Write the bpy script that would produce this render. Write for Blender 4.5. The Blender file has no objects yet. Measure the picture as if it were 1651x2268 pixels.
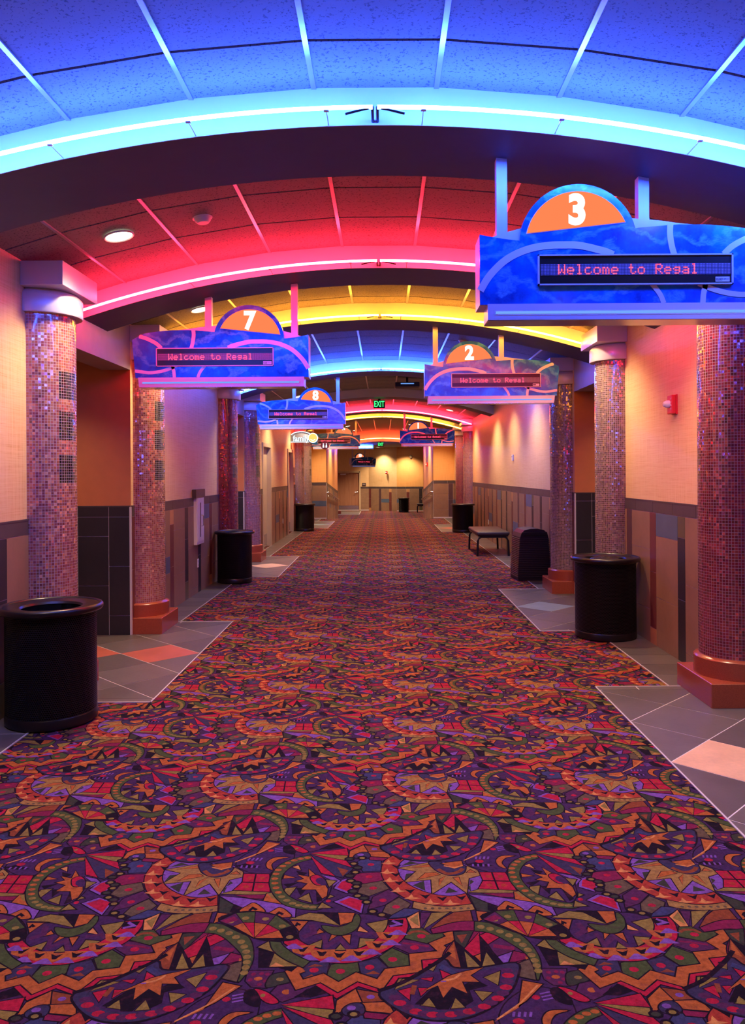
import bpy, bmesh, math, random
import numpy as np
from mathutils import Vector, Matrix
random.seed(7)
PI = math.pi
S = bpy.context.scene
C = S.collection

# ------------------------------------------------------------------ camera, world, exposure
EYE = 1.6
ROLL = 0.0065
cam_d = bpy.data.cameras.new('camera')
cam = bpy.data.objects.new('camera', cam_d)
C.objects.link(cam)
cam.location = (0, 0, EYE)
cam.rotation_euler = (Matrix.Rotation(PI/2, 3, 'X') @ Matrix.Rotation(-ROLL, 3, 'Z')).to_euler()
cam_d.sensor_fit = 'HORIZONTAL'
cam_d.sensor_width = 36.0
cam_d.lens = 1740/1651*36.0
cam_d.shift_x = -24.5/1651
cam_d.shift_y = -86.0/1651
cam_d.clip_start = 0.02
cam_d.clip_end = 200
S.camera = cam
w = bpy.data.worlds.new('world'); S.world = w; w.use_nodes = True
w.node_tree.nodes['Background'].inputs[0].default_value = (0.5, 0.4, 0.5, 1)
w.node_tree.nodes['Background'].inputs[1].default_value = 0.02
S.view_settings.view_transform = 'Standard'
S.view_settings.look = 'None'
S.view_settings.gamma = 1
S.view_settings.use_curve_mapping = False
S.view_settings.exposure = 0.13
S.cycles.use_denoising = True
S.cycles.max_bounces = 6
S.cycles.diffuse_bounces = 3
S.cycles.adaptive_threshold = 0.015
S.cycles.glossy_bounces = 3
S.cycles.sample_clamp_indirect = 3.0
S.cycles.blur_glossy = 1.0
S.cycles.caustics_reflective = False

SPOT_W = 240.0          # each recessed downlight
NEON_K = 1.0            # neon multiplier
NEON = {
    'blue':   ((0.022, 0.088, 1.0), 350.0),
    'red':    ((1.0, 0.016, 0.046), 160.0),
    'yellow': ((1.0, 0.33, 0.022), 85.0),
    'orange': ((1.0, 0.055, 0.014), 110.0),
}

# ------------------------------------------------------------------ node materials
class NT:
    def __init__(s, name):
        s.m = bpy.data.materials.new(name); s.m.use_nodes = True
        s.t = s.m.node_tree; s.t.nodes.clear()
        s.out = s.t.nodes.new('ShaderNodeOutputMaterial')
    def n(s, typ, _in=None, **kw):
        nd = s.t.nodes.new('ShaderNode' + typ)
        for k, v in kw.items(): setattr(nd, k, v)
        if _in:
            for k, v in _in.items(): s.put(nd.inputs[k], v)
        return nd
    def put(s, sock, v):
        if isinstance(v, bpy.types.NodeSocket): s.t.links.new(v, sock)
        elif isinstance(v, bpy.types.Node): s.t.links.new(v.outputs[0], sock)
        else:
            if hasattr(sock.default_value, '__len__') and hasattr(v, '__len__') and len(sock.default_value) == 4 and len(v) == 3:
                v = (*v, 1)
            sock.default_value = v
    def math(s, op, a, b=0.0, c=None):
        nd = s.t.nodes.new('ShaderNodeMath'); nd.operation = op
        s.put(nd.inputs[0], a); s.put(nd.inputs[1], b)
        if c is not None: s.put(nd.inputs[2], c)
        return nd.outputs[0]
    def vmath(s, op, a, b=None):
        nd = s.t.nodes.new('ShaderNodeVectorMath'); nd.operation = op
        s.put(nd.inputs[0], a)
        if b is not None:
            if op == 'SCALE': s.put(nd.inputs['Scale'], b)
            else: s.put(nd.inputs[1], b)
        return nd.outputs[0]
    def mix(s, f, a, b, mode='MIX'):
        nd = s.t.nodes.new('ShaderNodeMix'); nd.data_type = 'RGBA'; nd.blend_type = mode
        s.put(nd.inputs['Factor'], f); s.put(nd.inputs[6], a); s.put(nd.inputs[7], b)
        return nd.outputs[2]
    def ramp(s, f, stops, interp='LINEAR'):
        nd = s.t.nodes.new('ShaderNodeValToRGB'); s.put(nd.inputs[0], f)
        cr = nd.color_ramp; cr.interpolation = interp
        while len(cr.elements) > 1: cr.elements.remove(cr.elements[-1])
        cr.elements[0].position = stops[0][0]; cr.elements[0].color = (*stops[0][1], 1)
        for p, c in stops[1:]:
            e = cr.elements.new(p); e.color = (*c, 1)
        return nd.outputs[0]
    def obj(s): return s.n('TexCoord').outputs['Object']
    def noise(s, vec, scale, detail=2.0, rough=0.5):
        nd = s.n('TexNoise', {'Vector': vec, 'Scale': scale, 'Detail': detail, 'Roughness': rough})
        return nd.outputs[0]
    def bump(s, h, strength=0.3, dist=0.01):
        return s.n('Bump', {'Height': h, 'Strength': strength, 'Distance': dist}).outputs[0]
    def pbr(s, **kw):
        b = s.n('BsdfPrincipled')
        for k, v in kw.items(): s.put(b.inputs[k.replace('_', ' ')], v)
        s.t.links.new(b.outputs[0], s.out.inputs[0]); return b

def simple(name, col, rough=0.5, metal=0.0, var=0.12, scale=8, bump=0.0, coat=0.0):
    t = NT(name); o = t.obj(); nz = t.noise(o, scale, 3)
    c = t.mix(nz, tuple(x*(1-var) for x in col), tuple(min(1, x*(1+var)) for x in col))
    b = t.pbr(Base_Color=c, Roughness=rough, Metallic=metal, Coat_Weight=coat)
    if bump: t.put(b.inputs['Normal'], t.bump(t.noise(o, 260, 2), bump, 0.002))
    return t.m

def emit(name, col, strength):
    t = NT(name)
    e = t.n('Emission', {'Color': col, 'Strength': strength})
    t.t.links.new(e.outputs[0], t.out.inputs[0]); return t.m

M = {}
M['paint'] = simple('beam_paint', (0.048, 0.055, 0.11), 0.6, bump=0.15)
M['face'] = simple('beam_face_white', (0.60, 0.58, 0.60), 0.5, var=0.03)
M['lintel'] = simple('lintel_paint', (0.34, 0.31, 0.33), 0.5, bump=0.15)
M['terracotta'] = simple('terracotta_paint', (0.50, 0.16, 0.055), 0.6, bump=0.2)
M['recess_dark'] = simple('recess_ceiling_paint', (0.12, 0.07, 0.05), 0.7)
M['silver'] = simple('silver_paint', (0.66, 0.63, 0.68), 0.34, 0.2, var=0.03)
M['chrome'] = simple('brushed_metal', (0.62, 0.60, 0.60), 0.2, 0.95, var=0.04)
M['gridbar'] = simple('grid_metal', (0.62, 0.60, 0.64), 0.28, 0.7, var=0.03)
M['black'] = simple('black_powder_coat', (0.004, 0.004, 0.005), 0.3, var=0.1)
M['blackmatt'] = simple('black_matt', (0.010, 0.010, 0.012), 0.7)
M['ribbody'] = simple('rib_body_plastic', (0.004, 0.004, 0.005), 0.5)
M['ribplastic'] = simple('rib_plastic', (0.020, 0.019, 0.022), 0.35)
M['liner'] = simple('bin_liner', (0.012, 0.012, 0.015), 0.18, bump=0.5)
M['white'] = simple('white_plastic', (0.75, 0.73, 0.70), 0.35, var=0.03)
M['redplastic'] = simple('red_plastic', (0.65, 0.02, 0.03), 0.3, var=0.03)
M['glassy'] = simple('strobe_lens', (0.75, 0.75, 0.72), 0.08, var=0.03)
M['plinth'] = simple('plinth_granite', (0.30, 0.062, 0.030), 0.25, var=0.35, scale=160)
M['frame'] = simple('door_frame_paint', (0.56, 0.42, 0.27), 0.4, var=0.03)
M['cushion'] = simple('bench_cushion', (0.030, 0.018, 0.020), 0.55)
M['plate'] = simple('dark_sign_plate', (0.06, 0.03, 0.035), 0.4)
M['edgetrim'] = simple('pale_edge_trim', (0.68, 0.64, 0.66), 0.3, 0.3, var=0.03)
M['grout'] = simple('grout', (0.62, 0.55, 0.55), 0.8)

def stone(name, col, rough=0.38, var=0.2):
    t = NT(name); o = t.obj()
    n1 = t.noise(o, 3.5, 6, 0.65); n2 = t.noise(o, 40, 4, 0.6)
    f = t.math('MULTIPLY_ADD', n2, 0.35, t.math('MULTIPLY', n1, 0.75))
    c = t.ramp(f, [(0.3, tuple(x*(1-var) for x in col)), (0.7, tuple(x*(1+var) for x in col))])
    t.pbr(Base_Color=c, Roughness=t.math('MULTIPLY_ADD', n2, 0.15, rough-0.07), Normal=t.bump(n2, 0.12, 0.003))
    return t.m
STONE = {
    'tan': stone('tile_tan', (0.255, 0.150, 0.092)), 'black': stone('tile_black', (0.028, 0.023, 0.026)),
    'maroon': stone('tile_maroon', (0.135, 0.036, 0.034)), 'plum': stone('tile_plum', (0.085, 0.042, 0.048)),
    'blue': stone('tile_blue', (0.075, 0.115, 0.185)), 'olive': stone('tile_olive', (0.105, 0.090, 0.045)),
    'peach': stone('tile_peach', (0.47, 0.23, 0.10)), 'border': stone('tile_border', (0.070, 0.052, 0.052)),
    'char': stone('tile_charcoal', (0.024, 0.020, 0.025)), 'floor': stone('tile_floor_grey', (0.105, 0.090, 0.085), 0.34),
    'floorb': stone('tile_floor_dark', (0.085, 0.073, 0.070), 0.34),
    'brick': stone('tile_brick_red', (0.36, 0.095, 0.060)), 'aqua': stone('tile_blue_grey', (0.16, 0.22, 0.26)),
    'cream': stone('tile_cream', (0.62, 0.38, 0.22)),
}

def wallpaper(yellow=False):
    t = NT('woven_wallpaper_yellow' if yellow else 'woven_wallpaper'); o = t.obj()
    # streaks along both directions, like linen
    a = t.noise(t.vmath('MULTIPLY', o, (3, 3, 150)), 1.0, 4, 0.7)
    b = t.noise(t.vmath('MULTIPLY', o, (110, 110, 2.5)), 1.0, 4, 0.7)
    f = t.math('MULTIPLY', t.math('ADD', a, b), 0.5)
    c = t.ramp(f, [(0.36, (0.62, 0.34, 0.13)), (0.46, (0.74, 0.48, 0.23)), (0.58, (0.80, 0.56, 0.30))])
    if yellow: c = t.mix(1.0, c, (1.0, 0.76, 0.48), 'MULTIPLY')
    t.pbr(Base_Color=c, Roughness=0.5, Normal=t.bump(f, 0.25, 0.003))
    return t.m
M['wallpaper'] = wallpaper(); M['wallpaper_yellow'] = wallpaper(True)

def ceiling_tile():
    t = NT('ceiling_tile'); o = t.obj()
    v = t.noise(o, 75, 3, 0.6)
    pit = t.math('LESS_THAN', v, 0.40)
    c = t.mix(pit, (0.17, 0.165, 0.175), (0.05, 0.05, 0.055))
    t.pbr(Base_Color=c, Roughness=0.75, Normal=t.bump(t.math('SUBTRACT', 1.0, pit), 0.35, 0.004))
    return t.m
M['ceiltile'] = ceiling_tile()

def wood():
    t = NT('door_wood'); o = t.obj()
    a = t.noise(t.vmath('MULTIPLY', o, (30, 30, 1.2)), 1.0, 4, 0.6)
    c = t.ramp(a, [(0.3, (0.26, 0.105, 0.055)), (0.7, (0.40, 0.19, 0.11))])
    t.pbr(Base_Color=c, Roughness=0.35); return t.m
M['wood'] = wood()

TS = 0.0203
def mosaic(name, cols, sq, grout=(0.42, 0.34, 0.36)):
    """small square iridescent glass tiles round a shaft; sq=(angle0, angle1) band that carries the dark inset squares"""
    t = NT(name); o = t.obj()
    sp = t.n('SeparateXYZ', {'Vector': o})
    th = t.math('ARCTAN2', sp.outputs[1], sp.outputs[0])
    N = 76
    u = t.math('MULTIPLY', th, N/(2*PI)); v = t.math('DIVIDE', sp.outputs[2], TS)
    fu = t.math('FLOOR', u); fv = t.math('FLOOR', v)
    ru = t.math('SUBTRACT', u, fu); rv = t.math('SUBTRACT', v, fv)
    eu = t.math('ABSOLUTE', t.math('SUBTRACT', ru, 0.5)); ev = t.math('ABSOLUTE', t.math('SUBTRACT', rv, 0.5))
    g = t.math('GREATER_THAN', t.math('MAXIMUM', eu, ev), 0.44)
    info = t.n('ObjectInfo')
    cell = t.n('CombineXYZ', {0: fu, 1: fv, 2: t.math('MULTIPLY', info.outputs['Random'], 31.0)})
    wn = t.n('TexWhiteNoise', {'Vector': cell}, noise_dimensions='3D')
    # dark squares
    ang = t.math('MULTIPLY', th, 180/PI)
    m1 = t.math('MULTIPLY', t.math('GREATER_THAN', ang, sq[0]), t.math('LESS_THAN', ang, sq[1]))
    zz = sp.outputs[2]
    ms = None
    for (z0, z1) in ((2.15, 2.35), (1.855, 2.06), (1.545, 1.75)):
        q = t.math('MULTIPLY', t.math('GREATER_THAN', zz, z0), t.math('LESS_THAN', zz, z1))
        ms = q if ms is None else t.math('MAXIMUM', ms, q)
    dark = t.math('MULTIPLY', m1, ms)
    n = len(cols)
    c = t.ramp(wn.outputs[0], [(i/n, cc) for i, cc in enumerate(cols)], 'CONSTANT')
    sw = t.noise(o, 3.0, 2)
    c = t.mix(t.math('MULTIPLY', sw, 0.5), c, t.mix(0.5, c, (0.55, 0.16, 0.20)))
    dk = t.ramp(wn.outputs[0], [(0, (0.01, 0.01, 0.02)), (0.5, (0.02, 0.035, 0.06)), (0.75, (0.04, 0.05, 0.03))], 'CONSTANT')
    c = t.mix(dark, c, dk)
    c = t.mix(g, c, grout)
    geo = t.n('NewGeometry')
    r = t.vmath('SUBTRACT', wn.outputs[1], (0.5, 0.5, 0.5))
    r = t.vmath('SCALE', r, t.math('MULTIPLY', t.math('SUBTRACT', 1.0, g), 0.34))
    nn = t.vmath('NORMALIZE', t.vmath('ADD', geo.outputs['Normal'], r))
    t.pbr(Base_Color=c, Metallic=t.math('MULTIPLY', t.math('SUBTRACT', 1.0, g), 0.45),
          Roughness=t.math('MULTIPLY_ADD', g, 0.5, 0.14), Normal=nn, Coat_Weight=t.math('SUBTRACT', 1.0, g), Coat_Roughness=0.08)
    return t.m
COP = [(0.50, 0.17, 0.12), (0.62, 0.27, 0.18), (0.38, 0.10, 0.09), (0.66, 0.33, 0.24), (0.45, 0.12, 0.13), (0.55, 0.22, 0.10)]
CRI = [(0.24, 0.008, 0.02), (0.32, 0.015, 0.03), (0.16, 0.008, 0.02), (0.36, 0.04, 0.03), (0.26, 0.01, 0.045), (0.18, 0.02, 0.01)]
KHA = [(0.17, 0.15, 0.10), (0.25, 0.20, 0.16), (0.12, 0.12, 0.09), (0.22, 0.20, 0.10), (0.30, 0.22, 0.20), (0.15, 0.11, 0.13)]
PLU = [(0.30, 0.10, 0.14), (0.22, 0.08, 0.15), (0.36, 0.16, 0.18), (0.26, 0.07, 0.08), (0.18, 0.09, 0.17), (0.33, 0.12, 0.12)]
MOS = {}
for side, sq in (('l', (-38, 12)), ('r', (-212+360-4, 181))):
    for nm, cc in (('cop', COP), ('cri', CRI), ('kha', KHA), ('plu', PLU)):
        MOS[nm+side] = mosaic('glass_mosaic_'+nm+side, cc, sq, (0.32, 0.20, 0.26) if nm == 'cri' else (0.42, 0.34, 0.36))

def perforated():
    t = NT('perforated_black_metal'); o = t.obj()
    sp = t.n('SeparateXYZ', {'Vector': o})
    th = t.math('ARCTAN2', sp.outputs[1], sp.outputs[0])
    v = t.math('DIVIDE', sp.outputs[2], 0.0125); fv = t.math('FLOOR', v)
    u = t.math('ADD', t.math('MULTIPLY', th, 130/(2*PI)), t.math('MULTIPLY', t.math('MODULO', fv, 2.0), 0.5))
    du = t.math('SUBTRACT', t.math('FRACT', u), 0.5); dv = t.math('SUBTRACT', t.math('FRACT', v), 0.5)
    d = t.math('SQRT', t.math('ADD', t.math('MULTIPLY', du, du), t.math('MULTIPLY', dv, dv)))
    hole = t.math('LESS_THAN', d, 0.33)
    b = t.pbr(Base_Color=t.mix(hole, (0.006, 0.005, 0.006), (0.0008, 0.0008, 0.0008)), Roughness=t.math('MULTIPLY_ADD', hole, 0.5, 0.35), Specular_IOR_Level=t.math('MULTIPLY_ADD', hole, -0.3, 0.3),
              Normal=t.bump(t.n('MapRange', {'Value': d, 1: 0.25, 2: 0.42}).outputs[0], 0.9, 0.006))
    return t.m
M['perf'] = perforated()

def signblue():
    t = NT('blue_swirl_laminate'); o = t.obj()
    info = t.n('ObjectInfo')
    oo = t.vmath('ADD', o, t.n('CombineXYZ', {0: t.math('MULTIPLY', info.outputs['Random'], 9.0), 2: 0.0}).outputs[0])
    wv = t.n('TexWave', {'Vector': oo, 'Scale': 2.2, 'Distortion': 14.0, 'Detail': 4.0, 'Detail Scale': 1.6}, wave_type='RINGS')
    n1 = t.noise(oo, 5, 5, 0.7)
    vo = t.n('TexNoise', {'Vector': t.vmath('MULTIPLY', oo, (1.0, 1.0, 2.2)), 'Scale': 9.0, 'Detail': 8.0, 'Roughness': 0.75, 'Distortion': 4.5})
    st = t.n('MapRange', {'Value': t.math('MULTIPLY', vo.outputs[0], wv.outputs[1]), 1: 0.30, 2: 0.62}).outputs[0]
    c = t.ramp(n1, [(0.32, (0.0, 0.045, 0.34)), (0.52, (0.0, 0.14, 0.66)), (0.68, (0.0, 0.30, 0.80))])
    c = t.mix(t.math('MULTIPLY', st, 0.5), c, (0.16, 0.70, 0.98))
    t.pbr(Base_Color=c, Roughness=0.26, Metallic=0.25, Coat_Weight=0.4, Coat_Roughness=0.12)
    return t.m
M['signblue'] = signblue()
M['lens'] = emit('orange_lens', (1.0, 0.235, 0.085), 0.95)
M['numeral'] = emit('white_numeral', (1.0, 0.93, 0.88), 1.6)
M['led'] = emit('red_led', (1.0, 0.06, 0.12), 4.0)
M['slot'] = emit('pale_blue_slot', (0.16, 0.36, 0.95), 1.0)
M['exitg'] = emit('exit_green', (0.05, 1.0, 0.22), 1.6)
M['lampface'] = emit('downlight_lens', (1.0, 0.86, 0.62), 9.0)
M['famwhite'] = emit('lit_white_letters', (0.75, 0.95, 1.0), 1.6)
M['famyellow'] = emit('lit_yellow_face', (1.0, 0.55, 0.12), 1.3)
M['famgrey'] = simple('grey_sign_board', (0.24, 0.26, 0.33), 0.4)
for k, (c, s) in NEON.items():
    M['neon_'+k] = emit('neon_'+k, c, s*NEON_K)

def ledpanel():
    t = NT('led_panel'); o = t.obj()
    sp = t.n('SeparateXYZ', {'Vector': o})
    a = t.math('SUBTRACT', t.math('FRACT', t.math('DIVIDE', sp.outputs[0], 0.0078)), 0.5)
    b = t.math('SUBTRACT', t.math('FRACT', t.math('DIVIDE', sp.outputs[2], 0.0078)), 0.5)
    d = t.math('SQRT', t.math('ADD', t.math('MULTIPLY', a, a), t.math('MULTIPLY', b, b)))
    t.pbr(Base_Color=t.mix(t.math('LESS_THAN', d, 0.30), (0.035, 0.025, 0.05), (0.45, 0.36, 0.55)), Roughness=0.3)
    return t.m
M['ledpanel'] = ledpanel()

# ------------------------------------------------------------------ mesh builder
class MB:
    def __init__(s): s.v = []; s.f = []; s.mi = []
    def add(s, vs, fs, mi=0):
        k = len(s.v); s.v += [tuple(p) for p in vs]; s.f += [tuple(i+k for i in f) for f in fs]; s.mi += [mi]*len(fs); return s
    def box(s, a, b, mi=0):
        x0, y0, z0 = a; x1, y1, z1 = b
        vs = [(x0,y0,z0),(x1,y0,z0),(x1,y1,z0),(x0,y1,z0),(x0,y0,z1),(x1,y0,z1),(x1,y1,z1),(x0,y1,z1)]
        return s.add(vs, [(0,3,2,1),(4,5,6,7),(0,1,5,4),(1,2,6,5),(2,3,7,6),(3,0,4,7)], mi)
    def bbox(s, a, b, bev=0.01, mi=0):
        bm = bmesh.new(); mm = MB().box(a, b)
        vs = [bm.verts.new(p) for p in mm.v]
        for f in mm.f: bm.faces.new([vs[i] for i in f])
        bmesh.ops.bevel(bm, geom=bm.edges[:], offset=bev, segments=3, affect='EDGES', profile=0.5)
        bm.verts.index_update()
        s.add([tuple(v.co) for v in bm.verts], [tuple(v.index for v in f.verts) for f in bm.faces], mi); bm.free(); return s
    def prism(s, poly, lo, hi, axis='y', mi=0):
        """poly in (x,z) extruded along y, or (x,y) extruded along z, or (y,z) along x"""
        def P(a, b, c): return {'y': (a, c, b), 'z': (a, b, c), 'x': (c, a, b)}[axis]
        n = len(poly); vs = [P(a, b, lo) for a, b in poly] + [P(a, b, hi) for a, b in poly]
        fs = [tuple(range(n)), tuple(range(2*n-1, n-1, -1))] + [(i, i+n, (i+1) % n+n, (i+1) % n) for i in range(n)]
        return s.add(vs, fs, mi)
    def lathe(s, prof, n=48, cx=0, cy=0, mi=0, close=False):
        vs = []; fs = []; m = len(prof)
        for i in range(n):
            a = 2*PI*i/n
            for r, z in prof: vs.append((cx+r*math.cos(a), cy+r*math.sin(a), z))
        for i in range(n):
            j = (i+1) % n
            for k in range(m-1 if not close else m):
                k2 = (k+1) % m
                fs.append((i*m+k, j*m+k, j*m+k2, i*m+k2))
        return s.add(vs, fs, mi)
    def tube(s, pts, r, n=10, mi=0, caps=True):
        pts = [Vector(p) for p in pts]; vs = []; fs = []
        up = Vector((0, 0, 1))
        for i, p in enumerate(pts):
            d = (pts[min(i+1, len(pts)-1)]-pts[max(i-1, 0)]).normalized()
            ref = up if abs(d.dot(up)) < 0.95 else Vector((0, 1, 0))
            a = d.cross(ref).normalized(); b = a.cross(d).normalized()
            for k in range(n):
                t = 2*PI*k/n; vs.append(p+a*r*math.cos(t)+b*r*math.sin(t))
        for i in range(len(pts)-1):
            for k in range(n):
                k2 = (k+1) % n; fs.append((i*n+k, i*n+k2, (i+1)*n+k2, (i+1)*n+k))
        if caps: fs += [tuple(range(n-1, -1, -1)), tuple(range((len(pts)-1)*n, len(pts)*n))]
        return s.add(vs, fs, mi)
    def ribbon(s, pts, w, lo, hi, mi=0):
        """a strip of width w following pts in (x,z), front at y=lo"""
        L = []; R = []
        for i, p in enumerate(pts):
            a = pts[max(i-1, 0)]; b = pts[min(i+1, len(pts)-1)]
            dx, dz = b[0]-a[0], b[1]-a[1]; l = math.hypot(dx, dz) or 1
            nx, nz = -dz/l*w/2, dx/l*w/2
            L.append((p[0]+nx, p[1]+nz)); R.append((p[0]-nx, p[1]-nz))
        for i in range(len(pts)-1):
            s.prism([L[i], L[i+1], R[i+1], R[i]], lo, hi, 'y', mi)
        return s
    def build(s, name, mats, parent=None, loc=None, smooth=False, fix=True):
        me = bpy.data.meshes.new(name)
        me.from_pydata(s.v, [], s.f)
        if not isinstance(mats, (list, tuple)): mats = [mats]
        for m in mats: me.materials.append(m)
        if len(mats) > 1: me.polygons.foreach_set('material_index', s.mi)
        if fix:
            bm = bmesh.new(); bm.from_mesh(me); bmesh.ops.recalc_face_normals(bm, faces=bm.faces); bm.to_mesh(me); bm.free()
        if smooth:
            me.polygons.foreach_set('use_smooth', [True]*len(me.polygons))
            try: me.set_sharp_from_angle(angle=math.radians(38))
            except Exception: pass
        me.update()
        o = bpy.data.objects.new(name, me); C.objects.link(o)
        if parent: o.parent = parent
        if loc: o.location = loc
        return o

def tag(o, label=None, cat=None, group=None, kind=None):
    if label: o['label'] = label
    if cat: o['category'] = cat
    if group: o['group'] = group
    if kind: o['kind'] = kind
    return o
def thing(name, label, cat, loc=(0, 0, 0), rz=0.0, group=None):
    o = bpy.data.objects.new(name, None); C.objects.link(o)
    o.location = loc; o.rotation_euler = (0, 0, rz); o.empty_display_size = 0.1
    return tag(o, label, cat, group)
def struct(o): return tag(o, kind='structure')
def copy_tree(o, parent=None):
    c = o.copy(); C.objects.link(c)
    if parent: c.parent = parent
    for ch in list(o.children): copy_tree(ch, c)
    return c
def text_mesh(body, size, bold=0.0, extrude=0.002):
    cu = bpy.data.curves.new('lettering', 'FONT'); cu.body = body; cu.size = size; cu.offset = bold
    cu.extrude = extrude; cu.align_x = 'CENTER'; cu.align_y = 'CENTER'; cu.resolution_u = 6
    ob = bpy.data.objects.new('lettering', cu); C.objects.link(ob)
    bpy.context.view_layer.update()
    me = bpy.data.meshes.new_from_object(ob.evaluated_get(bpy.context.evaluated_depsgraph_get()))
    bpy.data.objects.remove(ob); bpy.data.curves.remove(cu)
    return me
def text_obj(name, body, size, mat, parent, loc, rot=(PI/2, 0, 0), bold=0.0, sx=1.0, sy=1.0):
    me = text_mesh(body, size, bold)
    me.materials.clear(); me.materials.append(mat)
    o = bpy.data.objects.new(name, me); C.objects.link(o); o.parent = parent
    o.location = loc; o.rotation_euler = rot; o.scale = (sx, sy, 1); return o

# ------------------------------------------------------------------ dimensions of the hall
XL, XR, XC = -2.53, 2.50, -0.03
K_ARC = 0.0658
def arc(x, top): return top-K_ARC*(x-XC)**2
RY0, RY1, RDROP = 27.7, 34.6, 0.48
def ramp(y): return -RDROP*min(1.0, max(0.0, (y-RY0)/(RY1-RY0)))
Y_NEAR, Y_END = -2.4, 44.2
H_WL, H_WR = 1.28, 1.32
# (front, back, neon)
BEAMS = [(1.40, 2.02, None), (3.91, 4.57, 'blue'), (6.62, 7.22, 'red'), (8.85, 9.50, 'yellow'), (13.30, 13.95, 'blue'), (17.76, 18.38, None),
         (21.95, 22.75, 'red'), (24.45, 25.20, 'yellow')]
# recess openings (y0, y1) on each side
REC_L = [(6.13, 7.86), (12.62, 14.22), (22.95, 24.65)]
REC_R = [(3.05, 5.27), (8.67, 10.28), (22.55, 24.28)]
DOORS_L = [(16.40, 17.50), (20.70, 21.80)]
# ------------------------------------------------------------------ walls
def slab(mb, p0, p1, s0, s1, z0, z1, n, a, b, mi=0, follow=True):
    """box on a wall line p0->p1 between distances s0..s1, heights z0..z1, offsets a..b along inward normal n"""
    d = Vector((p1[0]-p0[0], p1[1]-p0[1])); L = d.length; d /= L
    vs = []
    for z in (z0, z1):
        for off in (a, b):
            for s in (s0, s1):
                x = p0[0]+d.x*s+n[0]*off; y = p0[1]+d.y*s+n[1]*off
                vs.append((x, y, z+(ramp(y) if follow else 0)))
    fs = [(0,1,3,2), (4,6,7,5), (0,4,5,1), (2,3,7,6), (0,2,6,4), (1,5,7,3)]
    mb.add(vs, fs, mi)

MOD = [(.53, [(.56,'tan'),(.56,'tan'),(.10,'tan')]), (.165, [(.18,'olive'),(.52,'black'),(.52,'black')]),
       (.53, [(.21,'blue'),(.56,'tan'),(.45,'tan')]), (.165, [(.55,'maroon'),(.52,'maroon'),(.15,'peach')]),
       (.53, [(.35,'tan'),(.56,'tan'),(.31,'tan')]), (.165, [(.56,'plum'),(.66,'plum')]),
       (.53, [(.56,'tan'),(.20,'blue'),(.46,'tan')]), (.165, [(.18,'peach'),(.52,'maroon'),(.52,'maroon')]),
       (.53, [(.26,'tan'),(.56,'tan'),(.40,'tan')]), (.165, [(.42,'black'),(.56,'black'),(.24,'olive')])]
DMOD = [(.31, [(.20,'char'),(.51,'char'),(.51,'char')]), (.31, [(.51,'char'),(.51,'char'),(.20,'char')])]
SK = ['grout'] + list(STONE.keys())
SMATS = [M['grout']] + [STONE[k] for k in STONE]
def wainscot(p0, p1, n, h, parent, start=0, mod=MOD, offset=0.0):
    mb = MB(); L = math.dist(p0, p1); g = 0.0025
    slab(mb, p0, p1, 0, L, 0, h, n, 0, 0.006, 0)
    slab(mb, p0, p1, 0, L, h, h+0.012, n, 0, 0.012, SK.index('border'))
    bt = 0.10; s = 0.0
    s = -offset
    while s < L:
        bl = 0.50 if mod is MOD else 0.31
        a, b = max(s, 0)+g, min(s+bl, L)-g
        if b > a+0.004: slab(mb, p0, p1, a, b, h-bt+g, h, n, 0, 0.010, SK.index('border' if mod is MOD else 'char'))
        s += bl
    s = -offset; i = start; hh = h-bt; sc = hh/1.22
    while s < L:
        wd, col = mod[i % len(mod)]
        a, b = max(s, 0)+g, min(s+wd, L)-g
        if b > a+0.004:
            z = hh
            for ch, cn in col:
                slab(mb, p0, p1, a, b, max(z-ch*sc, 0)+g, z-g, n, 0, 0.010, SK.index(cn))
                z -= ch*sc
        s += wd; i += 1
    return mb.build('wainscot_tiles', SMATS, parent, fix=True)

def wall(name, segs, h, start=0, top=3.6, paper='wallpaper', mod=MOD):
    """segs: list of (p0, p1, inward normal, z0, top or None)"""
    mb = MB()
    for sg in segs:
        p0, p1, n, z0 = sg[:4]
        slab(mb, p0, p1, 0, math.dist(p0, p1), z0, top, n, -0.12, 0.0, 0)
    o = struct(mb.build(name, M[paper]))
    k = start
    for sg in segs:
        p0, p1, n, z0 = sg[:4]
        if z0 < 0.1:
            wainscot(p0, p1, n, h, o, k, mod); k += 5
    return o

WX = 0.0
Ln, Rn = (1, 0), (-1, 0)
lsegs = []
y = Y_NEAR
for a, b in REC_L:
    lsegs.append((y, a)); y = b
lsegs.append((y, RY0))
left = []
for a, b in lsegs:
    cur = a
    for d0, d1 in DOORS_L:
        if a < d0 < b:
            left.append(((XL, cur), (XL, d0), Ln, 0.0)); left.append(((XL, d0), (XL, d1), Ln, 2.2)); cur = d1
    left.append(((XL, cur), (XL, b), Ln, 0.0))
wall('wall_left', left, H_WL, 8)
right = []; y = Y_NEAR
for a, b in REC_R:
    right.append(((XR, y), (XR, a), Rn, 0.0)); y = b
right.append(((XR, y), (XR, RY0), Rn, 0.0))
wall('wall_right', right, H_WR, 3)
wall('wall_back_added', [((XR, Y_NEAR), (XL, Y_NEAR), (0, 1), 0.0)], H_WR, 2)  # unseen wall added behind the camera to enclose the light

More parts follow.
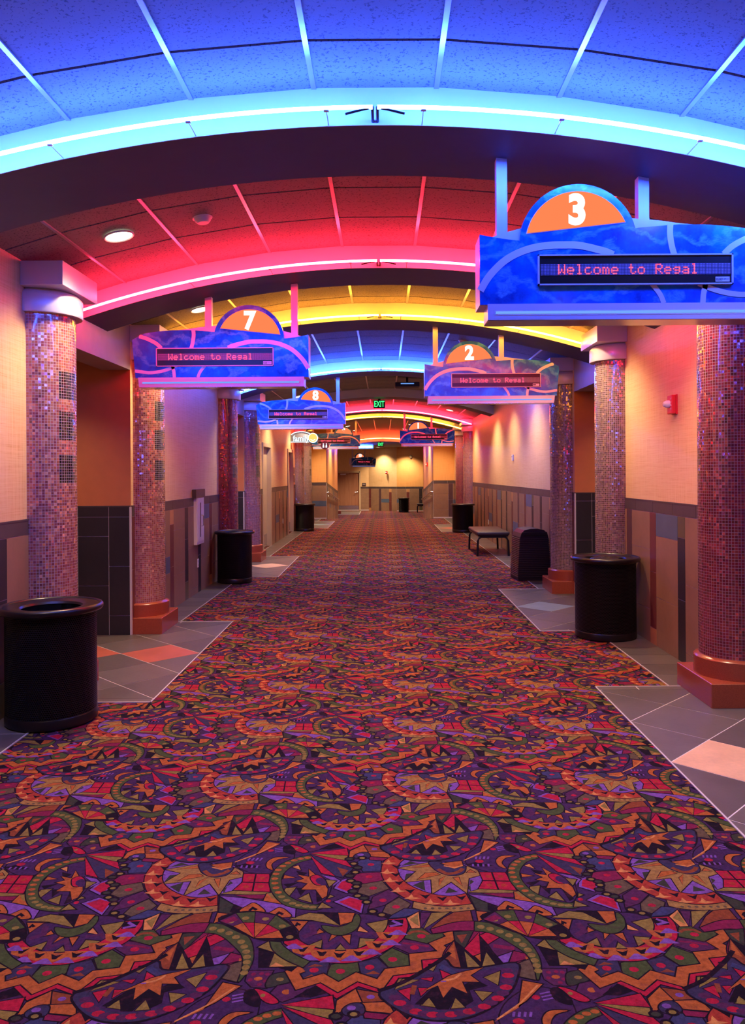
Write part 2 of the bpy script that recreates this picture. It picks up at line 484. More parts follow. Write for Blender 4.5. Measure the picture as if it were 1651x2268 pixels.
# theatre entrance recesses
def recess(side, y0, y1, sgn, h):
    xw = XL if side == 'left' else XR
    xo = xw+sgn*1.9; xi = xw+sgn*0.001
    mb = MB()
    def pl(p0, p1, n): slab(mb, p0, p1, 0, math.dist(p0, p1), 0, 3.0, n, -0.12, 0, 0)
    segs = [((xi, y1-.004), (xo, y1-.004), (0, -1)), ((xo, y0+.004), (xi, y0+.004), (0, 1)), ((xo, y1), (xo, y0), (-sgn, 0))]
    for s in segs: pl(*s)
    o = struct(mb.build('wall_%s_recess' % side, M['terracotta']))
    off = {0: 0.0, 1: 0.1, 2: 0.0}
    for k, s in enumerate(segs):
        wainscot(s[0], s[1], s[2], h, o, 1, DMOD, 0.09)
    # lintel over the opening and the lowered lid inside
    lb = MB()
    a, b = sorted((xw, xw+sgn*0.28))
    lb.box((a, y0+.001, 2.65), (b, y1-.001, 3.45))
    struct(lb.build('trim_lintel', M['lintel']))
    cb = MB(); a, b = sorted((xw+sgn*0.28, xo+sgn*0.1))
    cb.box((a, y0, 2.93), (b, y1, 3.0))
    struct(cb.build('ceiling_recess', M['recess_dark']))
    # pale corner bead on the far jamb
    eb = MB(); a, b = sorted((xw-sgn*0.004, xw+sgn*0.012))
    eb.box((a, y1-0.018, 0), (b, y1+0.0, h))
    struct(eb.build('trim_corner', M['edgetrim']))
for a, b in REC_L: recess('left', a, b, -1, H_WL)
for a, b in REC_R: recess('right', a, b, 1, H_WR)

# narrower ramp and the room at its foot
XRL, XRR = -2.02, 1.75
wl = wall('wall_left_ramp', [((XL, RY0), (XRL, RY0), (0, -1), 0.0), ((XRL, RY0+.004), (XRL, RY1), (1, 0), 0.0), ((XRL, RY1), (-3.6, RY1), (0, 1), 0.0)], H_WL, 6, paper='wallpaper_yellow')
wr = wall('wall_right_ramp', [((XRR, RY0), (XR, RY0), (0, -1), 0.0), ((XRR, RY0+.004), (XRR, RY1), (-1, 0), 0.0), ((XRR, RY1), (3.6, RY1), (0, 1), 0.0)], H_WR, 4, paper='wallpaper_yellow')
wall('wall_far_side_left', [((-3.6, RY1), (-3.6, Y_END), (1, 0), 0.0)], H_WL, 0)
wall('wall_far_side_right', [((3.6, RY1), (3.6, Y_END), (-1, 0), 0.0)], H_WR, 0)
def nrm(p0, p1):
    d = Vector((p1[0]-p0[0], p1[1]-p0[1])).normalized(); return (d.y, -d.x)
E = [(-3.6, 44.0), (-2.60, 44.0), (-1.33, 44.0), (-0.83, 44.0), (0.72, 42.9), (3.6, 42.5)]
es = []
for i in range(len(E)-1):
    es.append((E[i], E[i+1], nrm(E[i], E[i+1]), 2.16 if i == 1 else 0.0))
wall('wall_end', es[:-1], H_WR, 3)
wall('wall_end_right', es[-1:], H_WR, 6, paper='wallpaper_yellow')

# ------------------------------------------------------------------ beams (arched bulkheads) and ceiling
def arc_xs(n=40, x0=XL-0.06, x1=XR+0.06): return [x0+(x1-x0)*i/n for i in range(n+1)]
for i, (a, b, _) in enumerate(BEAMS):
    xs = arc_xs(); mb = MB()
    poly = [(x, arc(x, 3.33)) for x in xs] + [(x, arc(x, 3.62)) for x in reversed(xs)]
    n = len(xs); m = len(poly)
    vs = [(x, a, z) for x, z in poly]+[(x, b, z) for x, z in poly]
    fs = []
    for k in range(n-1):
        fs += [(k, k+1, m-2-k, m-1-k), (m+k, m+m-1-k, m+m-2-k, m+k+1), (k, m+k, m+k+1, k+1), (m-1-k, m-2-k, m+m-2-k, m+m-1-k)]
    mb.add(vs, fs)
    tb = struct(mb.build('trim_%d' % i if i else 'trim_10', M['paint'], smooth=True))
    if True:
        fb = MB(); vs = [(x, y_, z) for y_ in (a-0.006, a+0.002) for x, z in poly]; fs = []
        for k in range(n-1):
            fs += [(k, k+1, m-2-k, m-1-k), (m+k, m+m-1-k, m+m-2-k, m+k+1), (k, m+k, m+k+1, k+1)]
        fb.add(vs, fs).build('reflector_face', M['face'], tb, smooth=True)
# last, deeper bulkhead above the foot of the ramp
xs = arc_xs(30, XRL-0.1, XRR+0.1); mb = MB()
poly = [(x, arc(x, 3.02)) for x in xs] + [(x, 3.62) for x in reversed(xs)]
n = len(xs); m = len(poly); vs = [(x, 34.9, z) for x, z in poly]+[(x, 35.5, z) for x, z in poly]; fs = []
for k in range(n-1):
    fs += [(k, k+1, m-2-k, m-1-k), (m+k, m+m-1-k, m+m-2-k, m+k+1), (k, m+k, m+k+1, k+1)]
mb.add(vs, fs); struct(mb.build('trim_8', M['face'], smooth=True))

bays = [(Y_NEAR, 1.40, 0.4), (2.02, 3.91, 0.44), (4.57, 6.62, 0.75), (7.22, 8.85, 0.35), (9.50, 13.30, 0.5), (13.95, 17.76, 0.3), (18.38, 21.95, 0.4),
        (22.75, 24.45, 0.4), (25.20, 34.9, 0.4)]
for (a, b, off) in bays:
    vx = [XC+(k+0.5)*0.61 for k in range(-5, 5)]
    vx = [v for v in vx if XL < v < XR]
    xe = [XL-0.03]+vx+[XR+0.03]
    ys = []; y = b-off
    while y > a+0.02: ys.append(y); y -= 0.61
    ys = [a]+sorted(ys)+[b]
    mb = MB(); g = 0.004
    zt = lambda x: arc(x, 3.52)
    for i in range(len(xe)-1):
        x0, x1 = xe[i], xe[i+1]; z0, z1 = zt(x0), zt(x1)
        for j in range(len(ys)-1):
            y0, y1 = ys[j]+0.010, ys[j+1]-0.010
            mb.add([(x0, y0, z0), (x1, y0, z1), (x1, y1, z1), (x0, y1, z0),
                    (x0, y0, z0+.02), (x1, y0, z1+.02), (x1, y1, z1+.02), (x0, y1, z0+.02)],
                   [(0,1,2,3), (0,4,5,1), (2,6,7,3), (4,7,6,5)])
    o = struct(mb.build('ceiling', M['ceiltile']))
    gb = MB()
    for x in vx:
        z = zt(x)
        gb.box((x-0.0125, a, z-0.006), (x+0.0125, b, z+0.03))
    for y in ys[1:-1]:
        for i in range(len(xe)-1):
            x0, x1 = xe[i], xe[i+1]; z0, z1 = zt(x0), zt(x1); zo = 0.010
            gb.add([(x0, y-.012, z0+zo), (x1, y-.012, z1+zo), (x1, y+.012, z1+zo), (x0, y+.012, z0+zo),
                    (x0, y-.012, z0+.03), (x1, y-.012, z1+.03), (x1, y+.012, z1+.03), (x0, y+.012, z0+.03)],
                   [(0,1,2,3), (0,4,5,1), (2,6,7,3), (4,7,6,5)])
    gb.build('ceiling_grid', M['gridbar'], o)
cb = MB(); cb.box((-3.7, 35.5, 3.02), (3.7, 44.4, 3.1)); struct(cb.build('ceiling', M['ceiltile']))
cb = MB(); cb.box((-4.6, Y_NEAR-0.2, 3.7), (4.6, 35.5, 3.75)); struct(cb.build('ceiling_deck', M['recess_dark']))

# ------------------------------------------------------------------ stone floor: strips along the walls, diagonal patches at the recesses
def clip(poly, x0, x1, y0, y1):
    def cut(P, f, g):
        out = []
        for i in range(len(P)):
            a, b = P[i], P[(i+1) % len(P)]; fa, fb = f(a), f(b)
            if fa >= 0: out.append(a)
            if (fa >= 0) != (fb >= 0):
                t = fa/(fa-fb); out.append((a[0]+(b[0]-a[0])*t, a[1]+(b[1]-a[1])*t))
        return out
    for f in (lambda p: p[0]-x0, lambda p: x1-p[0], lambda p: p[1]-y0, lambda p: y1-p[1]):
        poly = cut(poly, f, None)
        if len(poly) < 3: return []
    return poly
FM = ['grout', 'floor', 'floorb', 'brick', 'aqua', 'cream', 'trim']
FMAT = [M['grout'], STONE['floor'], STONE['floorb'], STONE['brick'], STONE['aqua'], STONE['cream'], M['edgetrim']]
def flat(mb, poly, z0, z1, mi):
    if len(poly) >= 3: mb.prism(poly, z0, z1, 'z', mi)
def stone_floor():
    mb = MB(); g = 0.0042
    def rect(x0, x1, y0, y1, mi, z=0.002):
        if x1 > x0 and y1 > y0: flat(mb, [(x0, y0), (x1, y0), (x1, y1), (x0, y1)], -0.01, z, mi)
    def patch(x0, x1, y0, y1, cx, cy, col, inner):
        rect(x0, x1, y0, y1, 0, 0.0)
        bw = 0.09
        for ya, yb in ((y0+0.008, y0+bw), (y1-bw, y1-0.008)):
            x = x0+0.3
            xs = [x0+0.008]
            while x < x1: xs.append(x); x += 0.9
            xs.append(x1)
            for a, b in zip(xs[:-1], xs[1:]): rect(a+g, b-g, ya+g, yb-g, 1)
        hd = 0.355
        for i in range(-8, 9):
            for j in range(-6, 7):
                if (i+j) % 2: continue
                ax, ay = cx+i*hd, cy+j*hd; h = hd-g*1.4
                p = clip([(ax-h, ay), (ax, ay-h), (ax+h, ay), (ax, ay+h)], x0+0.008, x1, y0+bw, y1-bw)
                mi = FM.index(col) if j == 0 else (1 if (i*3+j*5) % 4 else 2)
                flat(mb, p, -0.01, 0.002, mi)
        # pale edging against the carpet
        xe = inner
        e0, e1 = (xe-0.008, xe+0.002) if xe == x1 else (xe-0.002, xe+0.008)
        rect(e0, e1, y0-0.002, y1+0.002, 6, 0.004)
        rect(x0, x1, y0-0.002, y0+0.008, 6, 0.004); rect(x0, x1, y1-0.008, y1+0.002, 6, 0.004)
    xl, xr = -2.218, 2.115
    PL = [(5.52, 8.54, -2.01, 7.03, 'brick'), (12.18, 15.23, -2.01, 13.7, 'cream'), (23.0, 26.3, -2.01, 24.6, 'aqua')]
    PR = [(2.75, 5.85, 1.925, 4.32, 'cream'), (7.90, 10.77, 1.915, 9.36, 'aqua'), (21.15, 24.3, 1.915, 22.7, 'brick')]
    for (a, b, cx, cy, col) in PL: patch(-4.3, -1.645, a, b, cx, cy, col, -1.645)
    for (a, b, cx, cy, col) in PR: patch(1.565, 4.3, a, b, cx, cy, col, 1.565)
    def strip(x0, x1, y0, y1, inner):
        rect(x0, x1, y0, y1, 0, 0.0); y = y0; k = 0
        while y < y1:
            q = min(y+0.33, y1)
            rect(x0+g+0.006, x1-g-0.006, y+g, q-g, 1+(k % 2)); y = q; k += 1
        rect(inner-0.005, inner+0.005, y0, y1, 6, 0.004)
    y = Y_NEAR
    for (a, b, *_r) in PL: strip(XL, xl, y, a, xl); y = b
    strip(XL, xl, y, RY0, xl)
    y = Y_NEAR
    for (a, b, *_r) in PR: strip(xr, XR, y, a, xr); y = b
    strip(xr, XR, y, RY0, xr)
    # under the recesses beyond the patches
    o = struct(mb.build('floor_tiles', FMAT))
    sb = MB(); sb.box((-4.7, Y_NEAR-0.2, -0.12), (4.7, RY0, -0.03)); sb2 = sb.build('floor_slab', M['recess_dark']); struct(sb2)
    pb = MB(); pb.box((-3.2, 39.6, -0.48), (-1.25, 42.9, -0.475), 1)
    pb.box((-1.26, 39.6, -0.48), (-1.24, 42.9, -0.472), 6)
    pb.box((-3.2, 39.59, -0.48), (-1.25, 39.61, -0.472), 6)
    struct(pb.build('floor_tiles', FMAT))
stone_floor()
# skirting strips on ramp and end walls
bb = MB()
for p0, p1, n in [(E[2], E[3], nrm(E[2], E[3])), (E[4], E[5], nrm(E[4], E[5])), ((XL, RY0), (XRL, RY0), (0, -1)), ((XRR, RY0), (XR, RY0), (0, -1)), (E[1], E[2], (0, -1))]:
    slab(bb, p0, p1, 0, math.dist(p0, p1), 0, 0.045, n, 0.011, 0.02)
struct(bb.build('baseboard_end', M['edgetrim']))
# ------------------------------------------------------------------ carpet: one repeat drawn as flat coloured shapes, laid out over the hall
PERIOD = 0.945
CP = {'K': (0.010, 0.006, 0.012), 'P': (0.052, 0.022, 0.075), 'V': (0.085, 0.022, 0.070), 'N': (0.040, 0.034, 0.075), 'R': (0.42, 0.014, 0.040),
      'M': (0.20, 0.015, 0.055), 'O': (0.42, 0.115, 0.026), 'B': (0.24, 0.060, 0.022), 'Y': (0.25, 0.18, 0.040), 'G': (0.062, 0.088, 0.026),
      'D': (0.040, 0.045, 0.028), 'L': (0.20, 0.085, 0.34), 'F': (0.62, 0.26, 0.07), 'C': (0.36, 0.045, 0.025), 'T': (0.33, 0.19, 0.050),
      'S': (0.045, 0.050, 0.12), 'W': (0.12, 0.085, 0.045)}
IMG = {'A': (300, 1800, 3.931), 'B': (640, 1800, 3.931), 'C': (820, 1780, 3.4396)}
def fw(img, zx, zy):
    x0, y0, k = IMG[img]; px = x0+zx/k-850; py = y0+zy/k-1048
    u = px-ROLL*py; v = py+ROLL*px
    return (u*1.6/v, 2784.0/v)
SH = []      # (colour, polygon in metres)
def poly(img, col, pts, line=0.0045):
    P = [fw(img, *p) for p in pts]
    if line: SH.append(('K', inflate(P, line)))
    SH.append((col, P))
def inflate(P, d):
    A = sum(P[i][0]*P[(i+1) % len(P)][1]-P[(i+1) % len(P)][0]*P[i][1] for i in range(len(P)))
    s = 1 if A > 0 else -1; out = []
    n = len(P)
    for i in range(n):
        a, b, c = P[i-1], P[i], P[(i+1) % n]
        def nn(p, q):
            dx, dy = q[0]-p[0], q[1]-p[1]; l = math.hypot(dx, dy) or 1e-9; return (dy/l*s, -dx/l*s)
        n1, n2 = nn(a, b), nn(b, c); m = (n1[0]+n2[0], n1[1]+n2[1]); l = max(0.5, m[0]*m[0]+m[1]*m[1])
        k = 2*d/l; out.append((b[0]+m[0]*k, b[1]+m[1]*k))
    return out
def smooth(pts, closed=False, n=5):
    out = []; N = len(pts)
    R_ = range(N if closed else N-1)
    for i in R_:
        p0 = pts[(i-1) % N] if closed or i > 0 else pts[i]; p1 = pts[i]; p2 = pts[(i+1) % N]; p3 = pts[(i+2) % N] if closed or i+2 < N else pts[(i+1) % N]
        for k in range(n):
            t = k/n; t2 = t*t; t3 = t2*t
            out.append(tuple(0.5*((2*p1[j])+(-p0[j]+p2[j])*t+(2*p0[j]-5*p1[j]+4*p2[j]-p3[j])*t2+(-p0[j]+3*p1[j]-3*p2[j]+p3[j])*t3) for j in (0, 1)))
    if not closed: out.append(pts[-1])
    return out
def spoly(img, col, pts, line=0.0045): poly(img, col, smooth(pts, True, 4), line)
def line(img, col, pts, w, sm=False, edge=0.0):
    if sm: pts = smooth(pts)
    P = [fw(img, *p) for p in pts]
    for ww, cc in (((w+2*edge, 'K'), (w, col)) if edge else ((w, col),)):
        L = []; R_ = []
        for i, p in enumerate(P):
            a = P[i-1] if i else p; b = P[i+1] if i < len(P)-1 else p
            def u(p, q):
                dx, dy = q[0]-p[0], q[1]-p[1]; l = math.hypot(dx, dy); return (-dy/l, dx/l) if l > 1e-9 else None
            n1 = u(a, p) or u(p, b); n2 = u(p, b) or n1
            m = (n1[0]+n2[0], n1[1]+n2[1]); l = max(0.7, m[0]**2+m[1]**2)
            L.append((p[0]+m[0]*ww/l, p[1]+m[1]*ww/l)); R_.append((p[0]-m[0]*ww/l, p[1]-m[1]*ww/l))
        for i in range(len(P)-1): SH.append((cc, [L[i], L[i+1], R_[i+1], R_[i]], 'same' if i else None))
def dot(img, col, x, y, r=0.010, rx=1.0):
    c = fw(img, x, y); SH.append((col, [(c[0]+r*rx*math.cos(2*PI*k/9), c[1]+r*math.sin(2*PI*k/9)) for k in range(9)]))
def band(img, col, outer, inner, ln=0.0045):
    poly(img, col, smooth(outer)+smooth(inner)[::-1], ln)

# --- background colour blocks
spoly('A', 'P', [(880,450),(960,360),(1140,290),(1290,285),(1380,340),(1350,430),(1200,500),(1150,540),(1000,515)])
poly('A', 'V', [(980,1370),(1200,1370),(1160,1450),(1140,1520),(1010,1510),(960,1460)])
for x, y in ((1030,1400),(1100,1395),(1150,1400),(1000,1450),(1130,1460),(1080,1490)): dot('A', 'M', x, y, 0.008)
dot('A', 'O', 1070, 1440, 0.010, 1.4)
spoly('A', 'D', [(1140,1510),(1160,1440),(1210,1400),(1350,1385),(1400,1440),(1230,1500)])
dot('A', 'Y', 1260, 1445, 0.009, 1.4)
poly('A', 'V', [(1180,1560),(1240,1500),(1400,1470),(1500,1520),(1420,1590),(1280,1640),(1210,1620)])
dot('A', 'O', 1315, 1555, 0.012, 1.2)
spoly('A', 'R', [(1040,1530),(1150,1560),(1245,1640),(1170,1655),(1090,1610)]); dot('A', 'Y', 1110, 1585, 0.008)
spoly('A', 'K', [(960,1560),(1030,1540),(1080,1620),(1060,1680),(960,1640)])
# petals left of the sun
poly('B', 'S', [(590,430),(650,395),(800,400),(810,500),(650,508)]); dot('B', 'R', 715, 447, .011, 1.3)
poly('B', 'M', [(540,590),(600,525),(810,515),(820,590),(660,612)]); dot('B', 'R', 700, 552, .011, 1.3)
poly('B', 'W', [(600,690),(640,620),(810,590),(870,655),(700,720)]); dot('B', 'R', 735, 652, .012, 1.3)
poly('B', 'V', [(695,835),(735,730),(870,665),(960,720),(830,800)]); dot('B', 'R', 820, 758, .012, 1.2)
poly('B', 'W', [(820,860),(850,800),(960,735),(1060,790),(1010,850),(900,885)]); dot('B', 'R', 935, 815, .012, 1.3)
poly('B', 'S', [(850,915),(1010,830),(1180,840),(1020,900)])
poly('B', 'K', [(600,900),(700,860),(900,890),(860,925)], 0)
# upper-left brown blocks
poly('B', 'O', [(525,390),(535,330),(650,278),(690,335),(640,350)]); poly('B', 'B', [(660,280),(790,295),(850,335),(700,340)])
poly('B', 'O', [(690,340),(850,335),(890,385),(720,375)]); poly('B', 'M', [(700,380),(860,392),(820,412),(710,405)])
spoly('B', 'N', [(570,372),(620,345),(690,345),(700,385),(600,395)]); dot('B', 'L', 625, 362, .011, 1.3); dot('B', 'L', 745, 313, .010, 1.3)
# lobes below the zig-zag
for q, c, d in (([(335,1400),(370,1320),(470,1295),(600,1300),(615,1370),(540,1440),(430,1475),(350,1440)], 'G', (450,1375)),
                ([(75,1385),(140,1320),(200,1290),(350,1305),(325,1410),(105,1465)], 'N', (220,1365)),
                ([(610,1300),(770,1260),(855,1340),(785,1445),(630,1390)], 'N', (705,1340)),
                ([(790,1250),(900,1175),(1055,1245),(1048,1345),(870,1335)], 'G', (905,1272)),
                ([(920,1160),(980,1095),(1230,1135),(1265,1190),(1090,1235)], 'V', (1095,1168)),
                ([(1005,1085),(1060,1005),(1160,1000),(1240,1055),(1350,1045),(1335,1105),(1210,1132)], 'G', (1155,1070))):
    poly('B', c, q); dot('B', 'R', *d, .013, 1.2)
for q in ([(160,1340),(230,1310),(300,1330)], [(660,1400),(740,1370),(800,1400)], [(120,1440),(200,1400),(230,1430)]): poly('B', 'B', q, 0)
line('B', 'B', [(1040,1050),(1090,1030),(1160,1030),(1220,1055)], .012, True)
line('B', 'M', [(990,1130),(1100,1140),(1220,1160)], .010)
# black wedge and red ribbon, orange zig-zag
poly('B', 'K', [(40,1600),(250,1490),(350,1560),(190,1605)], 0)
poly('B', 'V', [(0,1480),(90,1500),(240,1480),(60,1590),(0,1600)], 0)
poly('B', 'Y', [(915,1530),(960,1440),(1140,1435),(1010,1505)]); poly('B', 'Y', [(1205,1380),(1220,1320),(1300,1305)])
line('B', 'R', [(265,1475),(420,1572),(600,1472),(830,1540),(925,1408),(1170,1385),(1175,1290),(1350,1270)], .030, edge=.005)
line('B', 'O', [(120,1350),(30,1385),(92,1492),(290,1433),(430,1513),(592,1423),(792,1488),(872,1383),(1110,1352),(1100,1250),(1375,1222),(1285,1140),(1430,1080),(1385,1035)], .036, edge=.005)
# bowl with inner star (left of the zig-zag)
spoly('B', 'P', [(90,1040),(150,950),(420,930),(640,880),(870,925),(850,1010),(740,1120),(600,1180),(400,1200),(200,1165),(110,1110)])
for q, c in (([(680,962),(862,928),(850,1000),(800,1062)], 'Y'), ([(608,1172),(622,1088),(765,1100)], 'Y'), ([(405,1192),(450,1142),(500,1192)], 'Y'),
             ([(180,1148),(290,1102),(280,1172)], 'Y'), ([(228,1055),(268,1008),(305,1035)], 'O'), ([(350,1112),(378,1050),(440,1050)], 'O'),
             ([(465,1068),(538,1058),(530,1135)], 'O'), ([(600,1025),(620,985),(695,1038)], 'F')): poly('B', c, q)
line('B', 'V', [(300,1060),(330,1160),(450,1090),(520,1190)], .016); line('B', 'V', [(600,1060),(720,1040),(790,1080)], .014)
line('B', 'V', [(120,1080),(220,1040),(200,970)], .022)
band('B', 'R', [(1020,915),(1035,990),(985,1100),(850,1190),(700,1262),(520,1302),(300,1292),(130,1235),(-40,1130)],
     [(872,925),(850,1005),(740,1118),(600,1180),(400,1200),(200,1165),(60,1090),(-20,1050),(-40,1060)])
for x, y in ((120,1178),(290,1215),(440,1228),(610,1212),(775,1142),(870,1060)):
    X, Y = fw('B', x, y)
    dot('B', 'O', x, y, .033, 1.25)
    c = SH.pop()[1]
    SH.append(('O', [(X-.045, Y+.018), (X+.045, Y+.018), (X+.03, Y-.02), (X, Y-.034), (X-.03, Y-.02)]))
    SH.append(('K', [(X-.020, Y+.012), (X, Y+.002), (X+.020, Y+.012), (X+.006, Y-.018), (X-.006, Y-.018)]))
for x, y in ((40,1160),(170,1258),(360,1275),(545,1265),(720,1208),(890,1128),(950,1040)):
    X, Y = fw('B', x, y); SH.append(('L', [(X-.036, Y-.014), (X+.036, Y-.014), (X+.006, Y+.016), (X-.006, Y+.016)]))
poly('B', 'K', [(860,930),(1000,925),(990,985),(870,992)], 0); line('B', 'L', [(880,985),(970,965),(900,935)], .012)
spoly('B', 'G', [(290,980),(420,992),(530,960),(590,880),(622,930),(580,1012),(460,1060),(350,1042)])
poly('B', 'K', [(240,858),(430,865),(450,975),(380,960)], 0); poly('B', 'O', [(432,868),(572,870),(545,945),(450,972)])
poly('B', 'Y', [(5,922),(180,868),(300,880),(445,978),(200,930)]); poly('B', 'O', [(20,940),(165,940),(90,1025)])
line('B', 'K', [(60,985),(75,960),(100,975)], .010)
# sun disc
spoly('A', 'L', [(330,420),(480,425),(700,440),(860,460),(940,540),(930,610),(860,670),(730,710),(560,738),(400,712),(280,650),(232,580),(245,505),(290,450)])
for q in ([(250,600),(300,540),(440,530),(400,570)], [(300,640),(420,600),(380,690)], [(540,710),(600,660),(660,700)], [(300,470),(400,430),(470,450)], [(790,640),(830,590),(850,610)], [(770,700),(760,660),(800,640)]): poly('A', 'D', q, 0)
Z = [(570,450),(290,492),(450,522),(258,612),(530,572),(445,700),(690,580),(728,690),(800,550),(925,542),(860,480)]
poly('A', 'T', [(570,440),(265,492),(400,520),(235,615),(490,590),(425,715),(650,610),(728,710),(820,580),(940,552),(935,510),(870,475),(800,520),(690,555),(600,530)])
for q in ([(360,490),(550,458),(565,478)], [(370,590),(470,535),(560,530),(590,548)], [(520,650),(560,590),(630,560)], [(690,575),(740,570),(725,650)], [(830,530),(880,505),(910,530)]): poly('A', 'O', q, .003)
spoly('A', 'N', [(560,440),(660,440),(720,490),(850,470),(800,535),(690,556),(600,530),(565,490)])
line('A', 'B', [(600,500),(660,540),(760,525),(820,495)], .018, True)
poly('A', 'O', [(660,450),(845,428),(835,470),(750,492)]); line('A', 'F', [(670,470),(750,490),(835,468)], .008)
band('A', 'C', [(310,372),(180,430),(100,520),(80,600),(110,690),(200,770),(350,808),(520,820),(712,800)],
     [(360,412),(295,450),(245,505),(232,580),(280,650),(400,712),(560,738),(715,715)])
for x, y in ((320,408),(250,478),(200,548),(185,620),(240,692),(345,738),(480,758),(650,750)):
    X, Y = fw('A', x, y); SH.append(('K', [(X-.02, Y+.016), (X+.002, Y+.006), (X+.024, Y+.016), (X+.004, Y-.018)]))
for x, y in ((210,438),(150,520),(130,592),(150,680),(230,742),(370,788),(540,790)):
    X, Y = fw('A', x, y); SH.append(('F', [(X-.03, Y-.012), (X-.012, Y-.002), (X, Y+.02), (X+.008, Y-.004), (X+.036, Y-.010), (X, Y-.020)]))
band('A', 'T', [(185,835),(260,858),(400,872),(560,872),(712,852)], [(225,785),(350,815),(500,828),(716,806)])
for x in range(290, 700, 62): dot('A', 'W', x, 843, .007)
# right of the sun
poly('A', 'R', [(855,670),(935,600),(945,528),(1165,530),(1170,690)])
line('A', 'K', [(1050,530),(1020,680)], .007); line('A', 'K', [(920,600),(1165,606)], .007)
for x, y in ((1000,565),(1105,565),(965,640),(1090,640)): dot('A', 'C', x, y, .012)
poly('A', 'Y', [(745,702),(860,675),(1170,690),(1120,712),(1000,708)]); poly('A', 'M', [(860,712),(1140,710),(1110,745),(1000,740)])
poly('A', 'O', [(1115,765),(1145,700),(1205,690),(1300,800)]); poly('A', 'Y', [(1150,700),(1205,690),(1270,770),(1190,740)], 0)
poly('A', 'L', [(740,722),(960,742),(1300,800),(1395,830),(1390,905),(1150,862),(900,815)])
poly('A', 'D', [(728,860),(738,735),(910,830),(880,880)]); poly('A', 'K', [(860,790),(930,820),(880,880),(820,860)], 0)
poly('A', 'O', [(685,955),(718,868),(850,882),(760,930)])
for cx, cy in ((1022, 835), (1252, 875)):
    spoly('A', 'O', [(cx-110, cy+22), (cx-40, cy-32), (cx+10, cy-52), (cx+70, cy-18), (cx+95, cy+28)]); line('A', 'K', [(cx-30, cy+15), (cx, cy-10), (cx+35, cy+8)], .012)
# moon field details
spoly('A', 'O', [(1335,384),(1220,386),(1150,425),(1148,472),(1195,492),(1185,445),(1245,402)])
poly('A', 'K', [(860,460),(960,440),(1100,470),(1000,480)], 0); dot('A', 'R', 1000, 432, .013, 1.4); dot('A', 'R', 1180, 325, .011, 1.2)
for k in range(4): line('A', 'L', [(920+k*45, 476),(930+k*45, 455)], .008)
for k in range(4): line('A', 'L', [(980+k*35, 412),(1000+k*35, 390)], .008)
for k in range(3): line('A', 'L', [(1215, 310+k*14),(1285, 300+k*14)], .006)
poly('A', 'O', [(840,438),(1040,372),(1150,250),(1262,266),(1110,340),(905,412)]); line('A', 'F', [(870,425),(1070,350),(1230,270)], .006)
# ringed disc
spoly('A', 'P', [(1530,400),(1640,470),(1700,580),(1690,690),(1610,780),(1500,790),(1380,750),(1290,670),(1270,590),(1310,500),(1400,438)])
for q, c in (([(1370,470),(1420,455),(1440,495)], 'F'), ([(1290,570),(1300,540),(1390,560)], 'O'), ([(1290,690),(1310,655),(1400,645),(1340,720)], 'Y'),
             ([(1420,745),(1510,700),(1535,778)], 'Y')): poly('A', c, q)
for q in ([(1400,500),(1500,520),(1440,560)], [(1400,650),(1500,650),(1440,720)], [(1290,620),(1430,600),(1330,650)], [(1570,650),(1630,760),(1580,780)]): poly('A', 'K', q, 0)
poly('B', 'O', [(65,592),(135,572),(80,538),(180,555),(175,488),(240,545),(300,600),(338,660),(330,720),(292,742),(235,665),(110,665),(165,612)])
spoly('B', 'R', [(190,560),(250,540),(310,580),(300,620),(230,620)]); spoly('B', 'P', [(235,580),(280,560),(330,600),(310,630),(250,610)], 0)
band('A', 'G', [(1530,368),(1400,392),(1250,460),(1172,580),(1195,690),(1280,785),(1400,826),(1560,842),(1620,832)],
     [(1530,402),(1400,440),(1295,520),(1268,600),(1300,690),(1385,752),(1500,790),(1620,800)])
RD = [(1500,388),(1440,398),(1385,412),(1330,435),(1285,462),(1245,495),(1225,530),(1215,570),(1215,610),(1225,650),(1245,690),(1275,728),(1320,760),(1370,785),(1425,802),(1485,812),(1545,818)]
for k, (x, y) in enumerate(RD): dot('A', 'O' if k < 11 else 'Y', x, y, .0095, 1.5)
poly('B', 'Y', [(250,830),(290,780),(370,822)])
# red fan and diamonds
for c, q in (('R', [(190,350),(505,308),(520,372)]), ('Y', [(200,353),(512,372),(502,414)]), ('R', [(200,358),(500,416),(555,480)]),
             ('N', [(192,364),(562,482),(470,562),(400,545)]), ('R', [(190,372),(402,548),(285,522)])): poly('B', c, q)
poly('B', 'B', [(420,470),(520,500),(470,550)], 0)
for q in ([(395,655),(440,590),(500,572),(588,622),(510,698)], [(395,772),(520,722),(658,758),(632,872)]):
    poly('B', 'L', q); cx = sum(p[0] for p in q)/len(q); cy = sum(p[1] for p in q)/len(q)
    poly('B', 'R', [(cx+(x-cx)*.78+8, cy+(y-cy)*.78) for x, y in q], 0)
poly('B', 'L', [(285,540),(400,560),(450,590),(380,640),(400,598)]); poly('B', 'Y', [(325,580),(412,592),(352,642)])
poly('B', 'Y', [(340,742),(360,712),(392,726)]); dot('B', 'R', 345, 765, .010)
for x, y in ((640,390),(565,440),(580,515),(540,590),(590,640),(600,720),(680,775),(730,855),(810,885)):
    dot('B', 'K', x, y, .018, 1.2); dot('B', 'Y', x, y, .009, 1.3)
for x, y in ((530,400),(600,475),(530,545),(590,610),(560,680),(655,740)):
    dot('B', 'K', x, y, .018, 1.3); dot('B', 'D', x, y, .010, 1.5)
